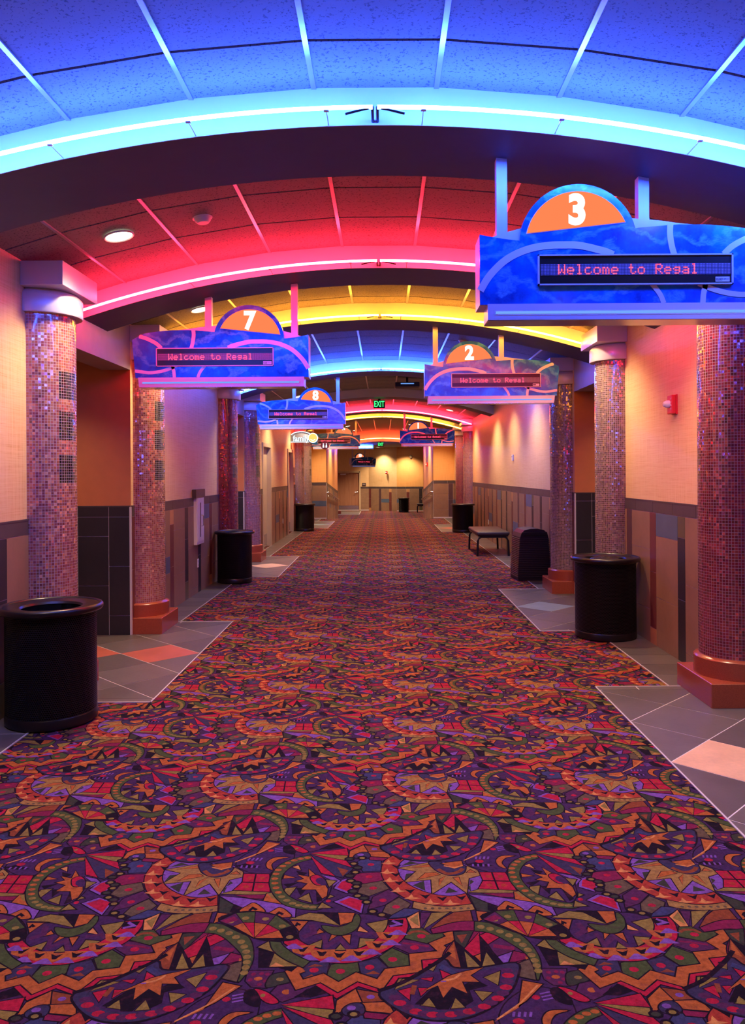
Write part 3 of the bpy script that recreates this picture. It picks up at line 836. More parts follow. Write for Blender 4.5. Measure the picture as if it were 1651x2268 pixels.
# orange fan above the M disc
poly('C', 'F', [(282,868),(370,820),(382,942),(318,945)]); poly('C', 'Y', [(300,880),(365,835),(372,930)], 0)
poly('C', 'V', [(384,940),(388,828),(468,828)]); poly('C', 'Y', [(408,952),(470,830),(605,822)]); poly('C', 'B', [(460,952),(560,868),(640,825),(762,812),(782,890),(600,905)])
band('C', 'M', [(465,955),(600,912),(700,895),(805,893)], [(480,985),(640,962),(720,962),(805,966)])
# M disc
spoly('C', 'M', [(560,1180),(620,1060),(770,975),(900,985),(1050,1050),(1190,1140),(1250,1240),(1272,1335),(1130,1310),(900,1260),(700,1270)])
poly('C', 'D', [(640,975),(785,965),(720,1095),(650,1040)]); poly('C', 'B', [(660,1000),(740,990),(700,1060)], 0)
poly('C', 'B', [(535,1255),(580,1130),(640,1045),(702,1275)]); poly('C', 'O', [(585,1140),(640,1060),(655,1180)], 0)
poly('C', 'R', [(722,1100),(830,980),(855,1215)]); poly('C', 'O', [(800,1158),(852,1138),(855,1210)])
poly('C', 'R', [(838,1000),(890,978),(1000,1012),(905,1072)]); poly('C', 'V', [(905,1072),(1000,1012),(1185,1140),(975,1172)]); line('C', 'M', [(940,1080),(1100,1100)], .02)
poly('C', 'L', [(970,1165),(1095,1120),(1060,1200),(1020,1222)]); poly('C', 'M', [(1095,1120),(1185,1140),(1225,1170),(1060,1212)]); poly('C', 'O', [(1180,1160),(1225,1170),(1190,1185)], 0)
poly('C', 'W', [(1110,1222),(1222,1180),(1262,1250),(1276,1340),(1132,1310)])
band('C', 'G', [(800,897),(920,908),(1060,948),(1190,1030),(1280,1150),(1302,1250),(1285,1335)],
     [(800,966),(880,972),(960,998),(1060,1052),(1190,1140),(1250,1240),(1274,1335)])
for x, y in ((845,935),(915,950),(990,970),(1060,1000),(1120,1035),(1165,1072),(1203,1110),(1232,1150),(1255,1190),(1270,1230),(1282,1270)): dot('C', 'Y', x, y, .0125, 1.1)
poly('C', 'Y', [(718,1120),(850,1248),(738,1265)]); poly('C', 'Y', [(886,1130),(968,1240),(850,1252)])
SH.append(('K', [fw('C', *p) for p in [(645,1040),(845,1215),(832,1000),(1024,1218),(968,1242),(886,1120),(852,1252),(720,1120),(748,1268),(698,1278)]]))
spoly('C', 'N', [(82,1435),(250,1362),(420,1265),(560,1185),(640,1250),(850,1248),(1108,1212),(1122,1300),(1060,1430),(900,1555),(700,1632),(480,1642),(300,1602),(150,1520)], .008)
spoly('C', 'P', [(200,1445),(420,1300),(640,1270),(850,1270),(1010,1245),(1000,1370),(880,1490),(700,1560),(480,1570),(300,1520)], 0)
poly('C', 'S', [(550,1220),(680,1290),(640,1300),(520,1250)], 0)
for q, c in (([(388,1532),(450,1478),(502,1548)], 'Y'), ([(618,1558),(652,1478),(724,1548)], 'Y'), ([(798,1422),(932,1435),(856,1498)], 'Y'),
             ([(868,1320),(992,1272),(976,1378)], 'Y'), ([(188,1412),(250,1332),(372,1340)], 'Y'), ([(430,1252),(515,1212),(480,1272)], 'Y'),
             ([(535,1265),(640,1310),(560,1348)], 'R'), ([(385,1330),(480,1320),(470,1350)], 'R'), ([(215,1422),(310,1398),(302,1492)], 'R'), ([(368,1402),(455,1402),(388,1462)], 'R')): poly('C', c, q, .003)
line('C', 'B', [(340,1380),(320,1450)], .016)
SH.append(('K', [fw('C', *p) for p in [(340,1525),(480,1395),(600,1400),(700,1390),(790,1330),(900,1385),(760,1420),(790,1500),(720,1545),(650,1475),(600,1565),(510,1565),(450,1470),(400,1530)]]))
poly('C', 'O', [(375,1442),(510,1365),(600,1310),(700,1280),(862,1245),(765,1305),(832,1355),(700,1352),(742,1442),(625,1392),(558,1475),(518,1382)], .004)
line('C', 'F', [(560,1345),(640,1330),(695,1290)], .008, True); line('C', 'L', [(540,1352),(580,1350)], .006)
for k, (x, y) in enumerate([(190,1475),(228,1515),(290,1548),(350,1580),(412,1596),(480,1604),(550,1608),(620,1602),(690,1592),(757,1580),(822,1562),(872,1542),(925,1512),(975,1480),(1012,1440),(1037,1395),(1048,1350),(1052,1305),(1045,1268)]):
    dot('C', 'R' if k % 2 else 'V', x, y, .0135, 1.5)
line('C', 'K', [(60,1425),(250,1358),(420,1262),(520,1200),(610,1130)], .016, True)
# fan wheel
spoly('A', 'K', [(720,940),(850,868),(1050,852),(1240,888),(1375,980),(1418,1080),(1310,1115),(1050,1098)], 0)
ctr = (1040, 1088); ring = [(735,938),(880,872),(1050,860),(1225,892),(1362,985),(1405,1085)]; mid = [(855,985),(945,955),(1040,955),(1155,972),(1250,1022),(1285,1085)]
for k, (c1, c2) in enumerate((('V', 'O'), ('G', 'R'), ('V', 'O'), ('G', 'R'), ('K', 'O'))):
    poly('A', c1, [ring[k], ring[k+1], mid[k+1], mid[k]], .003)
    poly('A', c2, [mid[k], mid[k+1], ctr], .003)
for x, y in ((830,945),(962,915),(1135,922),(1280,985),(1345,1080)): dot('A', 'Y', x, y, .011, 1.2)
poly('A', 'M', [(740,940),(860,900),(900,930),(800,960)], 0)
# black, sand and green pieces right of the M disc
poly('A', 'K', [(1068,1345),(1072,1175),(1210,1215),(1165,1345)], 0); poly('A', 'Y', [(1165,1338),(1212,1222),(1415,1330)]); poly('A', 'F', [(1170,1335),(1225,1300),(1300,1335)], 0)
poly('A', 'Y', [(1068,1168),(1160,1118),(1215,1212)]); poly('A', 'K', [(1240,1345),(1420,1332),(1360,1380)], 0)
band('A', 'G', [(1175,1118),(1200,1190),(1300,1270),(1460,1342)], [(1262,1125),(1300,1170),(1400,1240),(1515,1292)])

LAY = 0.000012
def build_carpet():
    # bring every shape into the home cell, triangulate once, then repeat with numpy
    from mathutils.geometry import tessellate_polygon
    nz = len(SH); V = []; T = []; COL = []
    x0, y0 = fw('A', 300, 1650)
    V += [(0, 0, 0), (PERIOD, 0, 0), (PERIOD, PERIOD, 0), (0, PERIOD, 0)]; T += [(0, 1, 2), (0, 2, 3)]; COL += [CP['P']]*2
    boxes = []; top = 0; grp = []
    for sh in SH:                       # a ribbon is one group
        if len(sh) > 2 and sh[2] == 'same': grp[-1].append(sh)
        else: grp.append([sh])
    order = []
    for g in grp:
        xs = [p[0] for s_ in g for p in s_[1]]; ys = [p[1] for s_ in g for p in s_[1]]
        P = g[0][1]; cx = sum(p[0] for p in P)/len(P); cy = sum(p[1] for p in P)/len(P)
        sx, sy = math.floor(cx/PERIOD)*PERIOD, math.floor(cy/PERIOD)*PERIOD
        bb = (min(xs)-sx, max(xs)-sx, min(ys)-sy, max(ys)-sy); l = 0
        for (q, ql) in boxes:
            if ql <= l: continue
            for dx in (-PERIOD, 0, PERIOD):
                if q[0]+dx > bb[1] or q[1]+dx < bb[0]: continue
                if any(not (q[2]+dy > bb[3] or q[3]+dy < bb[2]) for dy in (-PERIOD, 0, PERIOD)): l = ql; break
        l += 1; boxes.append((bb, l)); top = max(top, l)
        for k_, s_ in enumerate(g): order.append((s_[0], s_[1], 'same' if k_ else None, l))
    print('carpet layers', top)
    for sh in order:
        c, P = sh[0], sh[1]; lay = sh[3]
        cx = sum(p[0] for p in P)/len(P); cy = sum(p[1] for p in P)/len(P)
        if len(sh) > 2 and sh[2] == 'same': sx, sy = last
        else: sx, sy = math.floor(cx/PERIOD)*PERIOD, math.floor(cy/PERIOD)*PERIOD; last = (sx, sy)
        k = len(V); V += [(x-sx, y-sy, lay*LAY) for x, y in P]
        for t in tessellate_polygon([[Vector((x, y, 0)) for x, y in P]]):
            a, b, d = (k+i for i in t)
            ax, ay = V[a][:2]; bx, by = V[b][:2]; dx, dy = V[d][:2]
            if (bx-ax)*(dy-ay)-(by-ay)*(dx-ax) < 0: b, d = d, b
            T.append((a, b, d)); COL.append(CP[c])
    V = np.array(V, dtype=np.float64); T = np.array(T, dtype=np.int64); COL = np.array(COL, dtype=np.float32)
    zoff = -0.001-top*LAY
    cells = []
    for j in range(-1, 49):
        for i in range(-4, 3):
            X, Y = i*PERIOD, (j-2)*PERIOD
            if X+PERIOD < -2.75 and j < 38: continue
            if Y > 44.0: continue
            cells.append((X, Y))
    nc = len(cells); nv = len(V)
    VV = np.concatenate([V+np.array([X, Y, zoff]) for X, Y in cells])
    yy = VV[:, 1]; VV[:, 2] += -RDROP*np.clip((yy-RY0)/(RY1-RY0), 0, 1)
    TT = np.concatenate([T+k*nv for k in range(nc)]); CC = np.tile(COL, (nc, 1))
    # keep what lies between the walls
    cx = VV[TT, 0].mean(axis=1); cy = VV[TT, 1].mean(axis=1)
    keep = ((np.abs(cx) < 2.62) | (cy > 34)) & (cy < 44.1)
    TT = TT[keep]; CC = CC[keep]
    me = bpy.data.meshes.new('floor'); n = len(TT)
    me.vertices.add(len(VV)); me.vertices.foreach_set('co', VV.astype(np.float32).ravel())
    me.loops.add(n*3); me.loops.foreach_set('vertex_index', TT.astype(np.int32).ravel())
    me.polygons.add(n); me.polygons.foreach_set('loop_start', np.arange(0, n*3, 3, dtype=np.int32))
    me.update(calc_edges=True)
    at = me.attributes.new('yarn', 'FLOAT_COLOR', 'CORNER')
    c4 = np.ones((n*3, 4), dtype=np.float32); c4[:, :3] = np.repeat(CC, 3, axis=0); at.data.foreach_set('color', c4.ravel())
    t = NT('patterned_carpet'); o = t.obj()
    a = t.n('Attribute'); a.attribute_name = 'yarn'
    n1 = t.noise(t.vmath('MULTIPLY', o, (1, 1, 0)), 55, 4, 0.7); n2 = t.noise(t.vmath('MULTIPLY', o, (1.6, 0.7, 0)), 420, 2, 0.6)
    f = t.n('MapRange', {'Value': t.math('ADD', t.math('MULTIPLY', n1, 0.6), t.math('MULTIPLY', n2, 0.4)), 1: 0.35, 2: 0.65, 3: 0.55, 4: 1.35}).outputs[0]
    c = t.vmath('SCALE', a.outputs['Color'], f)
    c = t.mix(t.n('MapRange', {'Value': t.noise(t.vmath('MULTIPLY', o, (1, 1, 0)), 28, 3, 0.7), 1: 0.52, 2: 0.75, 3: 0.0, 4: 0.45}).outputs[0], c, (0.10, 0.025, 0.045))
    t.pbr(Base_Color=t.vmath('SCALE', c, CARPET_K), Roughness=0.95, Specular_IOR_Level=0.08)
    me.materials.append(t.m)
    ob = bpy.data.objects.new('floor', me); C.objects.link(ob); struct(ob)
    return ob
CARPET_K = 0.66
build_carpet()
# ------------------------------------------------------------------ neon tubes along the arched beams
def neon_half(colour, face_y, z_top, x0, x1, label, group, r=0.010):
    """glass tube following the arch between x0 and x1, standing off the beam face"""
    t = thing('neon_tube', label, 'neon light', (x0, face_y-0.16, arc(x0, z_top)), 0, group)
    ox, oy, oz = t.location
    n = 22; y = 0.0
    pts = [(x0+(x1-x0)*i/n-ox, 0, arc(x0+(x1-x0)*i/n, z_top)-oz) for i in range(n+1)]
    MB().tube(pts, r, 8).build('glass_tube', M['neon_'+colour], t, smooth=True)
    inner = min((x0, x1), key=lambda v: abs(v-XC)); sg = 1 if inner == x1 else -1
    # black electrode housing where the tube turns back into the beam
    zi = arc(inner, z_top)-oz; ix = inner-ox
    MB().tube([(ix, 0.0, zi), (ix-sg*0.05, 0.004, zi-0.008), (ix-sg*0.13, 0.018, zi-0.022)], 0.008, 8).tube([(ix, 0, zi), (ix, 0.158, zi)], 0.007, 8).build('electrode', M['black'], t, smooth=True)
    L = abs(x1-x0); k = max(2, int(L/0.62)); 
    for q in range(k):
        x = inner-sg*(0.22+q*0.66)
        if not min(x0, x1) < x < max(x0, x1): continue
        z = arc(x, z_top)-oz
        MB().tube([(x-ox, 0.158, z-0.014), (x-ox, 0.0, z-0.010)], 0.003, 6).box((x-ox-.012, -0.008, z-0.016), (x-ox+.012, 0.008, z-0.011)).build('tube_support', M['glassy'], t)
    return t
ordn = ['nearest', 'second', 'third', 'fourth', 'fifth', 'red far', 'yellow far']
names = {0: 'the arch overhead out of view', 1: 'the nearest arch in view', 2: 'the second arch in view', 3: 'the third arch in view', 4: 'the arch beyond the yellow one',
         6: 'the arch beyond the exit sign', 7: 'the arch behind the far red one'}
cn = {'blue': 'blue white', 'red': 'pink red', 'yellow': 'golden yellow'}
for i, (a, b, c) in enumerate(BEAMS):
    if not c: continue
    neon_half(c, a, 3.348, XL+0.05, XC-0.012, 'glowing %s neon tube, left half of %s' % (cn[c], names[i]), 'neon tubes on the ceiling arches')
    neon_half(c, a, 3.348, XC+0.012, XR-0.05, 'glowing %s neon tube, right half of %s' % (cn[c], names[i]), 'neon tubes on the ceiling arches')
neon_half('orange', 34.9, 3.15, XRL+0.05, XC-0.012, 'glowing orange neon tube, left half of the deep bulkhead above the ramp foot', 'neon tubes on the ceiling arches', 0.012)
neon_half('orange', 34.9, 3.15, XC+0.012, XRR-0.05, 'glowing orange neon tube, right half of the deep bulkhead above the ramp foot', 'neon tubes on the ceiling arches', 0.012)

# ------------------------------------------------------------------ recessed downlights
def downlight(x, y, z, power, label, tilt=0.0, vis=True, lid=True):
    t = thing('downlight', label, 'ceiling light', (x, y, z-0.010), 0, 'recessed round downlights')
    if lid:
        sl = math.atan(-2*K_ARC*(x-XC)); t.rotation_euler = (0, -sl, 0)
    MB().lathe([(0.088, -0.004), (0.098, -0.012), (0.104, -0.010), (0.106, -0.002), (0.104, 0.0)], 32).build('trim_ring', M['white'], t, smooth=True)
    MB().lathe([(0.0, -0.003), (0.05, -0.004), (0.09, -0.006)], 32).build('lens', M['lampface'], t, smooth=True)
    ld = bpy.data.lights.new('downlight_lamp', 'SPOT'); ld.energy = power; ld.color = (1.0, 0.72, 0.46)
    ld.spot_size = math.radians(118); ld.spot_blend = 0.75; ld.shadow_soft_size = 0.09
    lo = bpy.data.objects.new('downlight_lamp', ld); C.objects.link(lo); lo.parent = t; lo.location = (0, 0, -0.03)
    if lid: lo.rotation_euler = (0, sl+tilt, 0)
    return t
def zc(x): return arc(x, 3.52)
for side, recs, sg in (('left', REC_L, -1), ('right', REC_R, 1)):  # unseen downlights added to brighten the dark entrance recess walls
    for k, (a, b) in enumerate(recs):
        downlight((XL if sg < 0 else XR)+sg*0.75, (a+b)/2-0.1, 2.93, SPOT_W*0.36, 'added unseen downlight inside the %s %s theatre entrance recess' % (('first', 'second', 'third')[k], side), lid=False)
DL = [(0.5, 'overhead before the blue bay'), (3.0, 'in the blue bay overhead'), (5.55, 'in the red bay'), (8.03, 'in the yellow bay'), (12.75, 'in the blue bay beyond the yellow arch'),
      (15.0, 'at the near end of the dark bay'), (17.2, 'at the far end of the dark bay'), (21.2, 'in the red bay beyond the exit sign'), (24.0, 'in the short bay before the far yellow arch')]
for y, where in DL:
    for sx, side in ((-1.86, 'left'), (1.80, 'right')):
        downlight(sx, y, zc(sx), SPOT_W*(0.5 if y < 1 else 0.85 if y < 4 else 1.0 if y < 16 else 1.35), 'round warm white downlight, %s side, %s' % (side, where))
for x, side in ((-1.35, 'left'), (1.05, 'right')):
    downlight(x, 29.8, zc(x), SPOT_W*2.6, 'round warm white downlight, %s side, above the top of the ramp' % side)
for sx, side in ((-1.95, 'left'), (1.75, 'right')):  # extra pair added to brighten the wall faces flanking the ramp
    downlight(sx, 26.5, zc(sx), SPOT_W*1.5, 'added warm white downlight, %s side, before the narrowing to the ramp' % side)
downlight(-0.30, 42.95, 3.02, SPOT_W*1.7, 'round downlight washing the pale end wall beside the far door', lid=False)
downlight(1.15, 42.1, 3.02, SPOT_W*2.2, 'round downlight washing the yellow end wall', lid=False)
for sx in (-1.2, 0.9): downlight(sx, 33.2, zc(sx), SPOT_W*1.4, 'added warm white downlight over the lower half of the ramp, %s side' % ('left' if sx < 0 else 'right'))  # added to lift the darker floor towards the ramp foot
for sx in (-1.1, 1.0): downlight(sx, 37.2, 3.02, SPOT_W*1.9, 'added downlight in the flat ceiling past the ramp, %s side' % ('left' if sx < 0 else 'right'), lid=False)  # added to brighten the end room, its floor and the farthest sign
downlight(-1.6, 41.6, 3.02, SPOT_W*2.6, 'round downlight in the flat ceiling before the far door', lid=False)

# smoke detectors
def detector(x, y, where):
    t = thing('smoke_detector', 'small round smoke detector on the ceiling %s' % where, 'smoke detector', (x, y, zc(x)), 0, 'smoke detectors')
    sl = math.atan(-2*K_ARC*(x-XC)); t.rotation_euler = (0, -sl, 0)
    MB().lathe([(0, -0.045), (0.04, -0.045), (0.055, -0.03), (0.058, -0.012)], 24).build('sensor_head', M['white'], t, smooth=True)
    MB().lathe([(0.0, -0.012), (0.07, -0.012), (0.072, 0)], 24).build('mounting_base', M['white'], t, smooth=True)
detector(-1.27, 5.55, 'of the red bay'); detector(-1.22, 7.75, 'of the yellow bay'); detector(1.12, 10.9, 'of the second blue bay')

# dark recessed fixture in the unlit bay
t = thing('projector_box', 'dark box fixture hanging under the unlit ceiling bay, glowing strip as its blue highlight', 'fixture', (0.48, 15.6, 3.30))
MB().bbox((-0.24, -0.15, 0), (0.24, 0.15, 0.09), 0.012).build('housing', M['blackmatt'], t)
MB().box((-0.13, -0.155, 0.05), (0.13, -0.149, 0.07)).build('highlight_strip', M['slot'], t)  # glowing strip stands in for a blue highlight on the housing
MB().box((-0.02, -0.02, 0.09), (0.02, 0.02, 0.22)).build('ceiling_bracket', M['blackmatt'], t)

# ------------------------------------------------------------------ mosaic columns
def column(x, y, side, mos, top, label):
    t = thing('mosaic_column', label, 'column', (x, y, 0), 0, 'round mosaic columns at the theatre entrances')
    sg = 1 if side == 'l' else -1
    r = 0.245
    MB().lathe([(r, 0.30), (r, 1.2), (r, 2.0), (r, 2.79)], 76).build('shaft', MOS[mos+side], t, smooth=True)
    MB().lathe([(r-.01, 0.16), (r+0.035, 0.16), (r+0.035, 0.285), (r+0.028, 0.293), (r-.01, 0.305)], 64).build('base_ring', M['plinth'], t, smooth=True)
    a, b = sorted((-0.0, sg*0.30)); 
    MB().bbox((a if sg > 0 else -0.30, -0.315, -0.002), (b if sg > 0 else 0.0, 0.315, 0.165), 0.006).build('plinth', M['plinth'], t)
    MB().lathe([(r-.01, 2.76), (r+0.045, 2.76), (r+0.05, 2.77), (r+0.05, 2.885), (r+0.045, 2.895), (r-.01, 2.95)], 64).build('collar', M['silver'], t, smooth=True)
    MB().bbox((a if sg > 0 else -0.31, -0.33, 2.93), (b if sg > 0 else 0.0, 0.33, 3.10), 0.004).build('capital', M['silver'], t)
    return t
column(XL, 5.81, 'l', 'cop', 0, 'tall copper pink mosaic column at the left edge, bin at its foot')
column(XL, 8.18, 'l', 'cop', 0, 'copper mosaic column beyond the dark tiled recess on the left, brick red plinth showing')
column(XL, 12.30, 'l', 'cri', 0, 'red mosaic column on the left behind the middle bin')
column(XL, 14.55, 'l', 'plu', 0, 'violet mosaic column on the left before the wall with the first door')
column(XL, 22.65, 'l', 'kha', 0, 'distant mosaic column on the left behind the farthest bin of that side')
column(XL, 24.97, 'l', 'kha', 0, 'farthest olive mosaic column on the left, before the ramp wall')
column(XR, 5.60, 'r', 'cri', 0, 'deep red mosaic column at the right edge with large plinth')
column(XR, 8.35, 'r', 'kha', 0, 'silver grey mosaic column on the right behind the round black bin')
column(XR, 10.62, 'r', 'kha', 0, 'silver grey mosaic column on the right beside the ribbed bin')
column(XR, 22.22, 'r', 'plu', 0, 'distant mosaic column on the right behind the farthest bin of that side')
column(XR, 24.62, 'r', 'cri', 0, 'farthest red mosaic column on the right, before the ramp')

# ------------------------------------------------------------------ hanging theatre number signs
GLY = {'W': ['10001','10001','10001','10101','10101','11011','10001'], 'e': ['00000','00000','01110','10001','11111','10000','01110'],
       'l': ['01100','00100','00100','00100','00100','00100','01110'], 'c': ['00000','00000','01110','10000','10000','10001','01110'],
       'o': ['00000','00000','01110','10001','10001','10001','01110'], 'm': ['00000','00000','11010','10101','10101','10101','10101'],
       't': ['01000','01000','11100','01000','01000','01001','00110'], 'R': ['11110','10001','10001','11110','10100','10010','10001'],
       'g': ['00000','00000','01111','10001','01111','00001','01110'], 'a': ['00000','00000','01110','00001','01111','10001','01111'], ' ': ['00000']*7}
def led_text(word, x):
    mb = MB(); p = 0.0078
    for ch in word:
        for r_, row in enumerate(GLY[ch]):
            for c_, b in enumerate(row):
                if b == '1':
                    cx, cz = x+(c_+.5)*p, (6.5-r_)*p
                    mb.prism([(cx+.0032*math.cos(PI*k/3), cz+.0032*math.sin(PI*k/3)) for k in range(6)], -0.001, 0.0)
        x += 6*p
    return mb
def mirror(pts, s): return [(x*s, z) for x, z in pts]
LEDM = None
def sign(number, side, x0, y, z0, label, rz=0.0, posts=True, post_top=None):
    """side 'r': plate grows to +x from x0; side 'l': grows to -x"""
    global LEDM
    s = 1 if side == 'r' else -1
    t = thing('theatre_sign', label, 'sign', (x0, y, z0), rz, 'hanging theatre number signs')
    D = 0.19
    body = [(0,0),(0,.372),(.054,.358),(.13,.385),(.213,.407),(.31,.43),(.4,.445),(.5,.456),(.6,.462),(.72,.463),(.817,.459),(.96,.447),(1.06,.432),(1.2,.418),(1.32,.408),(1.44,.392),(1.555,.335),(1.525,0)]
    MB().prism(mirror(body, s), 0.004, D).build('housing', M['silver'], t)
    c = (0.525, 0.325); R_ = 0.312
    a0 = math.atan2(.339-c[1], .207-c[0]); a0 = PI-math.asin((.339-c[1])/R_); a1 = math.asin((.402-c[1])/R_)
    dome = [(c[0]+R_*math.cos(a0+(a1-a0)*k/28), c[1]+R_*math.sin(a0+(a1-a0)*k/28)) for k in range(29)]
    plate = [(0,0),(0,.372),(.06,.360),(.12,.350),(.19,.341)]+dome+[(.92,.410),(1.0,.416),(1.06,.420),(1.2,.4185),(1.32,.409),(1.44,.393),(1.555,.336),(1.525,0)]
    MB().prism(mirror(plate, s), -0.012, 0.004).build('front_panel', M['signblue'], t)
    MB().prism(mirror([(c[0]+R_*math.cos(v), max(c[1]+R_*math.sin(v), 0.40)) for v in [PI*k/24 for k in range(25)]], s), 0.004, 0.07).build('dome_backing', M['signblue'], t)
    # bands between the blue fields, standing just proud
    def rb(pts, w, name='silver_band'): MB().ribbon(mirror(smooth(pts, n=6), s), w, -0.015, -0.012).build(name, M['silver'], t)
    rb([(.002,.075),(.045,.145),(.104,.209),(.162,.252),(.231,.284),(.30,.303),(.377,.313),(.445,.314),(.513,.313),(.57,.303),(.622,.290),(.67,.277),(.708,.260)], .038)
    rb([(.912,.106),(.955,.05),(.975,.002)], .026)
    rb([(1.012,.419),(1.010,.37),(1.018,.31),(1.032,.258)], .032)
    rb([(1.49,.366),(1.44,.352),(1.38,.325),(1.335,.298),(1.295,.26)], .032)
    rb([(1.198,.104),(1.186,.05),(1.182,.002)], .028)
    rb([(1.16,.106),(1.23,.077),(1.31,.055),(1.40,.045),(1.50,.058),(1.529,.062)], .028)
    # number lens
    lc, lr = (0.520, 0.322), 0.275
    b0 = PI-math.asin((.377-lc[1])/lr); b1 = math.asin((.434-lc[1])/lr)
    lens = [(lc[0]+lr*math.cos(b0+(b1-b0)*k/26), lc[1]+lr*math.sin(b0+(b1-b0)*k/26)) for k in range(27)]
    bc = (sum(p[0] for p in lens)/27, sum(p[1] for p in lens)/27)
    rim = [(bc[0]+(x-bc[0])*1.018, bc[1]+(z-bc[1])*1.03) for x, z in lens]
    ln = MB().prism(mirror(rim, s), -0.015, -0.010).build('number_rim', M['white'], t)
    ln = MB().prism(mirror(lens, s), -0.018, -0.012).build('number_lens', M['lens'], t)
    me = text_mesh(number, 0.215, 0.010, 0.001); me.materials.clear(); me.materials.append(M['numeral'])
    nu = bpy.data.objects.new('numeral', me); C.objects.link(nu); nu.parent = ln
    nu.location = (s*0.517, -0.0195, 0.492); nu.rotation_euler = (PI/2, 0, 0); nu.scale = (0.92, 1.0, 1)
    # message display
    da, db = sorted((s*.306, s*1.339)); 
    fr = MB()
    for a, b in (((da, .098), (db, .105)), ((da, .253), (db, .260)), ((da, .098), (da+.008, .260)), ((db-.008, .098), (db, .260))):
        fr.box((a[0], -0.030, a[1]), (b[0], -0.010, b[1]))
    disp = fr.build('display_frame', M['silver'], t)
    MB().box((da+.006, -0.020, .103), (db-.006, -0.011, .255)).build('display_screen', M['black'], disp)
    MB().box((da+.015, -0.023, .152), (db-.012, -0.018, .212)).build('led_panel', M['ledpanel'], disp)
    if LEDM is None:
        LEDM = []; xx = 0.0
        for word in ('Welcome', 'to', 'Regal'):
            lo = led_text(word, xx).build('message_word', M['led'], disp); LEDM.append(lo.data); xx += 6*0.0078*(len(word)+1)
            lo.location = (da+.1065, -0.0245, .1546)
    else:
        for q_ in LEDM:
            lo = bpy.data.objects.new('message_word', q_); C.objects.link(lo); lo.parent = disp
            lo.location = (da+.1065, -0.0245, .1546)
    tg = MB().box((db-.092, -0.024, .112), (db-.018, -0.019, .138)).build('maker_tag', M['silver'], disp)
    MB().box((db-.090, -0.0245, .119), (db-.057, -0.0238, .131)).build('tag_block', M['black'], disp)
    if number in '37':
        me = text_mesh('DATA', 0.0135, 0.0004, 0.0002); me.materials.clear(); me.materials.append(M['silver'])
        q = bpy.data.objects.new('tag_lettering', me); C.objects.link(q); q.parent = disp; q.location = (db-.0735, -0.0249, .125); q.rotation_euler = (PI/2, 0, 0); q.scale = (.8, 1, 1)
        me = text_mesh('DISPLAY', 0.0115, 0, 0.0002); me.materials.clear(); me.materials.append(M['black'])
        q = bpy.data.objects.new('tag_lettering', me); C.objects.link(q); q.parent = disp; q.location = (db-.038, -0.0245, .125); q.rotation_euler = (PI/2, 0, 0); q.scale = (.72, 1, 1)
    # light bar along the bottom
    bar = MB().prism(mirror([(.040, .002), (.040, -.083), (1.490, -.083), (1.500, .002)], s), -0.022, 0.15).build('bottom_bar', M['chrome' if False else 'silver'], t)
    sa, sb = sorted((s*.082, s*1.462))
    MB().box((sa-.006, -0.0235, -.058), (sb+.006, -0.021, -.033)).build('slot_frame', M['white'], bar)
    MB().box((sa, -0.0245, -.052), (sb, -0.0215, -.038)).build('light_slot', M['slot'], bar)
    ua, ub = sorted((s*.042, s*1.488))
    MB().box((ua, -0.020, -.086), (ub, 0.148, -.083)).build('underside_plate', M['chrome'], bar)
    if posts:
        for px in (.132, .900):
            X = x0+s*px; top = (post_top if post_top is not None else arc(X, 3.335))-z0
            MB().box((s*px-.029, 0.07, .34), (s*px+.029, 0.13, top)).build('hanging_post', M['silver'], t)
    return t
sign('3', 'r', 0.518, 4.18, 2.49, 'nearest blue hanging sign, orange dome numbered 3, top right of the view')
sign('7', 'l', -0.655, 6.93, 2.452, 'blue hanging sign numbered 7 on the left side')
sign('2', 'r', 0.482, 9.08, 2.483, 'blue hanging sign numbered 2 on the right side')
sign('8', 'l', -0.660, 13.70, 2.462, 'blue hanging sign numbered 8 beyond and below sign 7')
sign('1', 'r', 0.475, 22.30, 2.44, 'distant blue hanging sign numbered 1 on the right')
sign('9', 'l', -0.740, 24.90, 2.455, 'distant blue hanging sign numbered 9 beside the lit family sign')
sign('10', 'r', -1.62, 39.9, 2.01, 'farthest blue hanging sign, turned sideways above the end door', rz=math.radians(38), post_top=2.83)

# soffit with blue neon above the farthest sign
sb_ = MB().box((-2.6, 38.8, 2.83), (-0.50, 40.6, 3.02)); struct(sb_.build('trim_9', M['face']))
t = thing('neon_tube', 'short glowing blue white neon tube on the flat soffit above the farthest sign', 'neon light', (-2.2, 38.75, 2.90), 0, 'neon tubes on the ceiling arches')
MB().tube([(0, 0, 0), (1.65, 0, 0)], 0.014, 8).build('glass_tube', M['neon_blue'], t, smooth=True)
MB().box((0.3, 0.01, -0.01), (0.32, 0.05, 0.01)).box((1.3, 0.01, -0.01), (1.32, 0.05, 0.01)).build('tube_support', M['white'], t)

# ------------------------------------------------------------------ exit signs
def exit_sign(x, y, z, label):
    t = thing('exit_sign', label, 'exit sign', (x, y, z), 0, 'green exit signs')
    MB().bbox((-0.135, -0.03, -0.10), (0.135, 0.03, 0.085), 0.008).build('housing', M['black'], t)
    MB().box((-0.03, -0.02, 0.085), (0.03, 0.02, 0.13)).build('ceiling_mount', M['black'], t)
    text_obj('lettering', 'EXIT', 0.19, M['exitg'], t, (0, -0.0325, -0.006), bold=0.004, sx=0.62, sy=1.0)
exit_sign(-0.09, 18.30, 3.21, 'green lettered exit sign under the dark arch in mid hall')
exit_sign(-0.12, 35.02, 2.885, 'small green exit sign under the orange bulkhead far away')

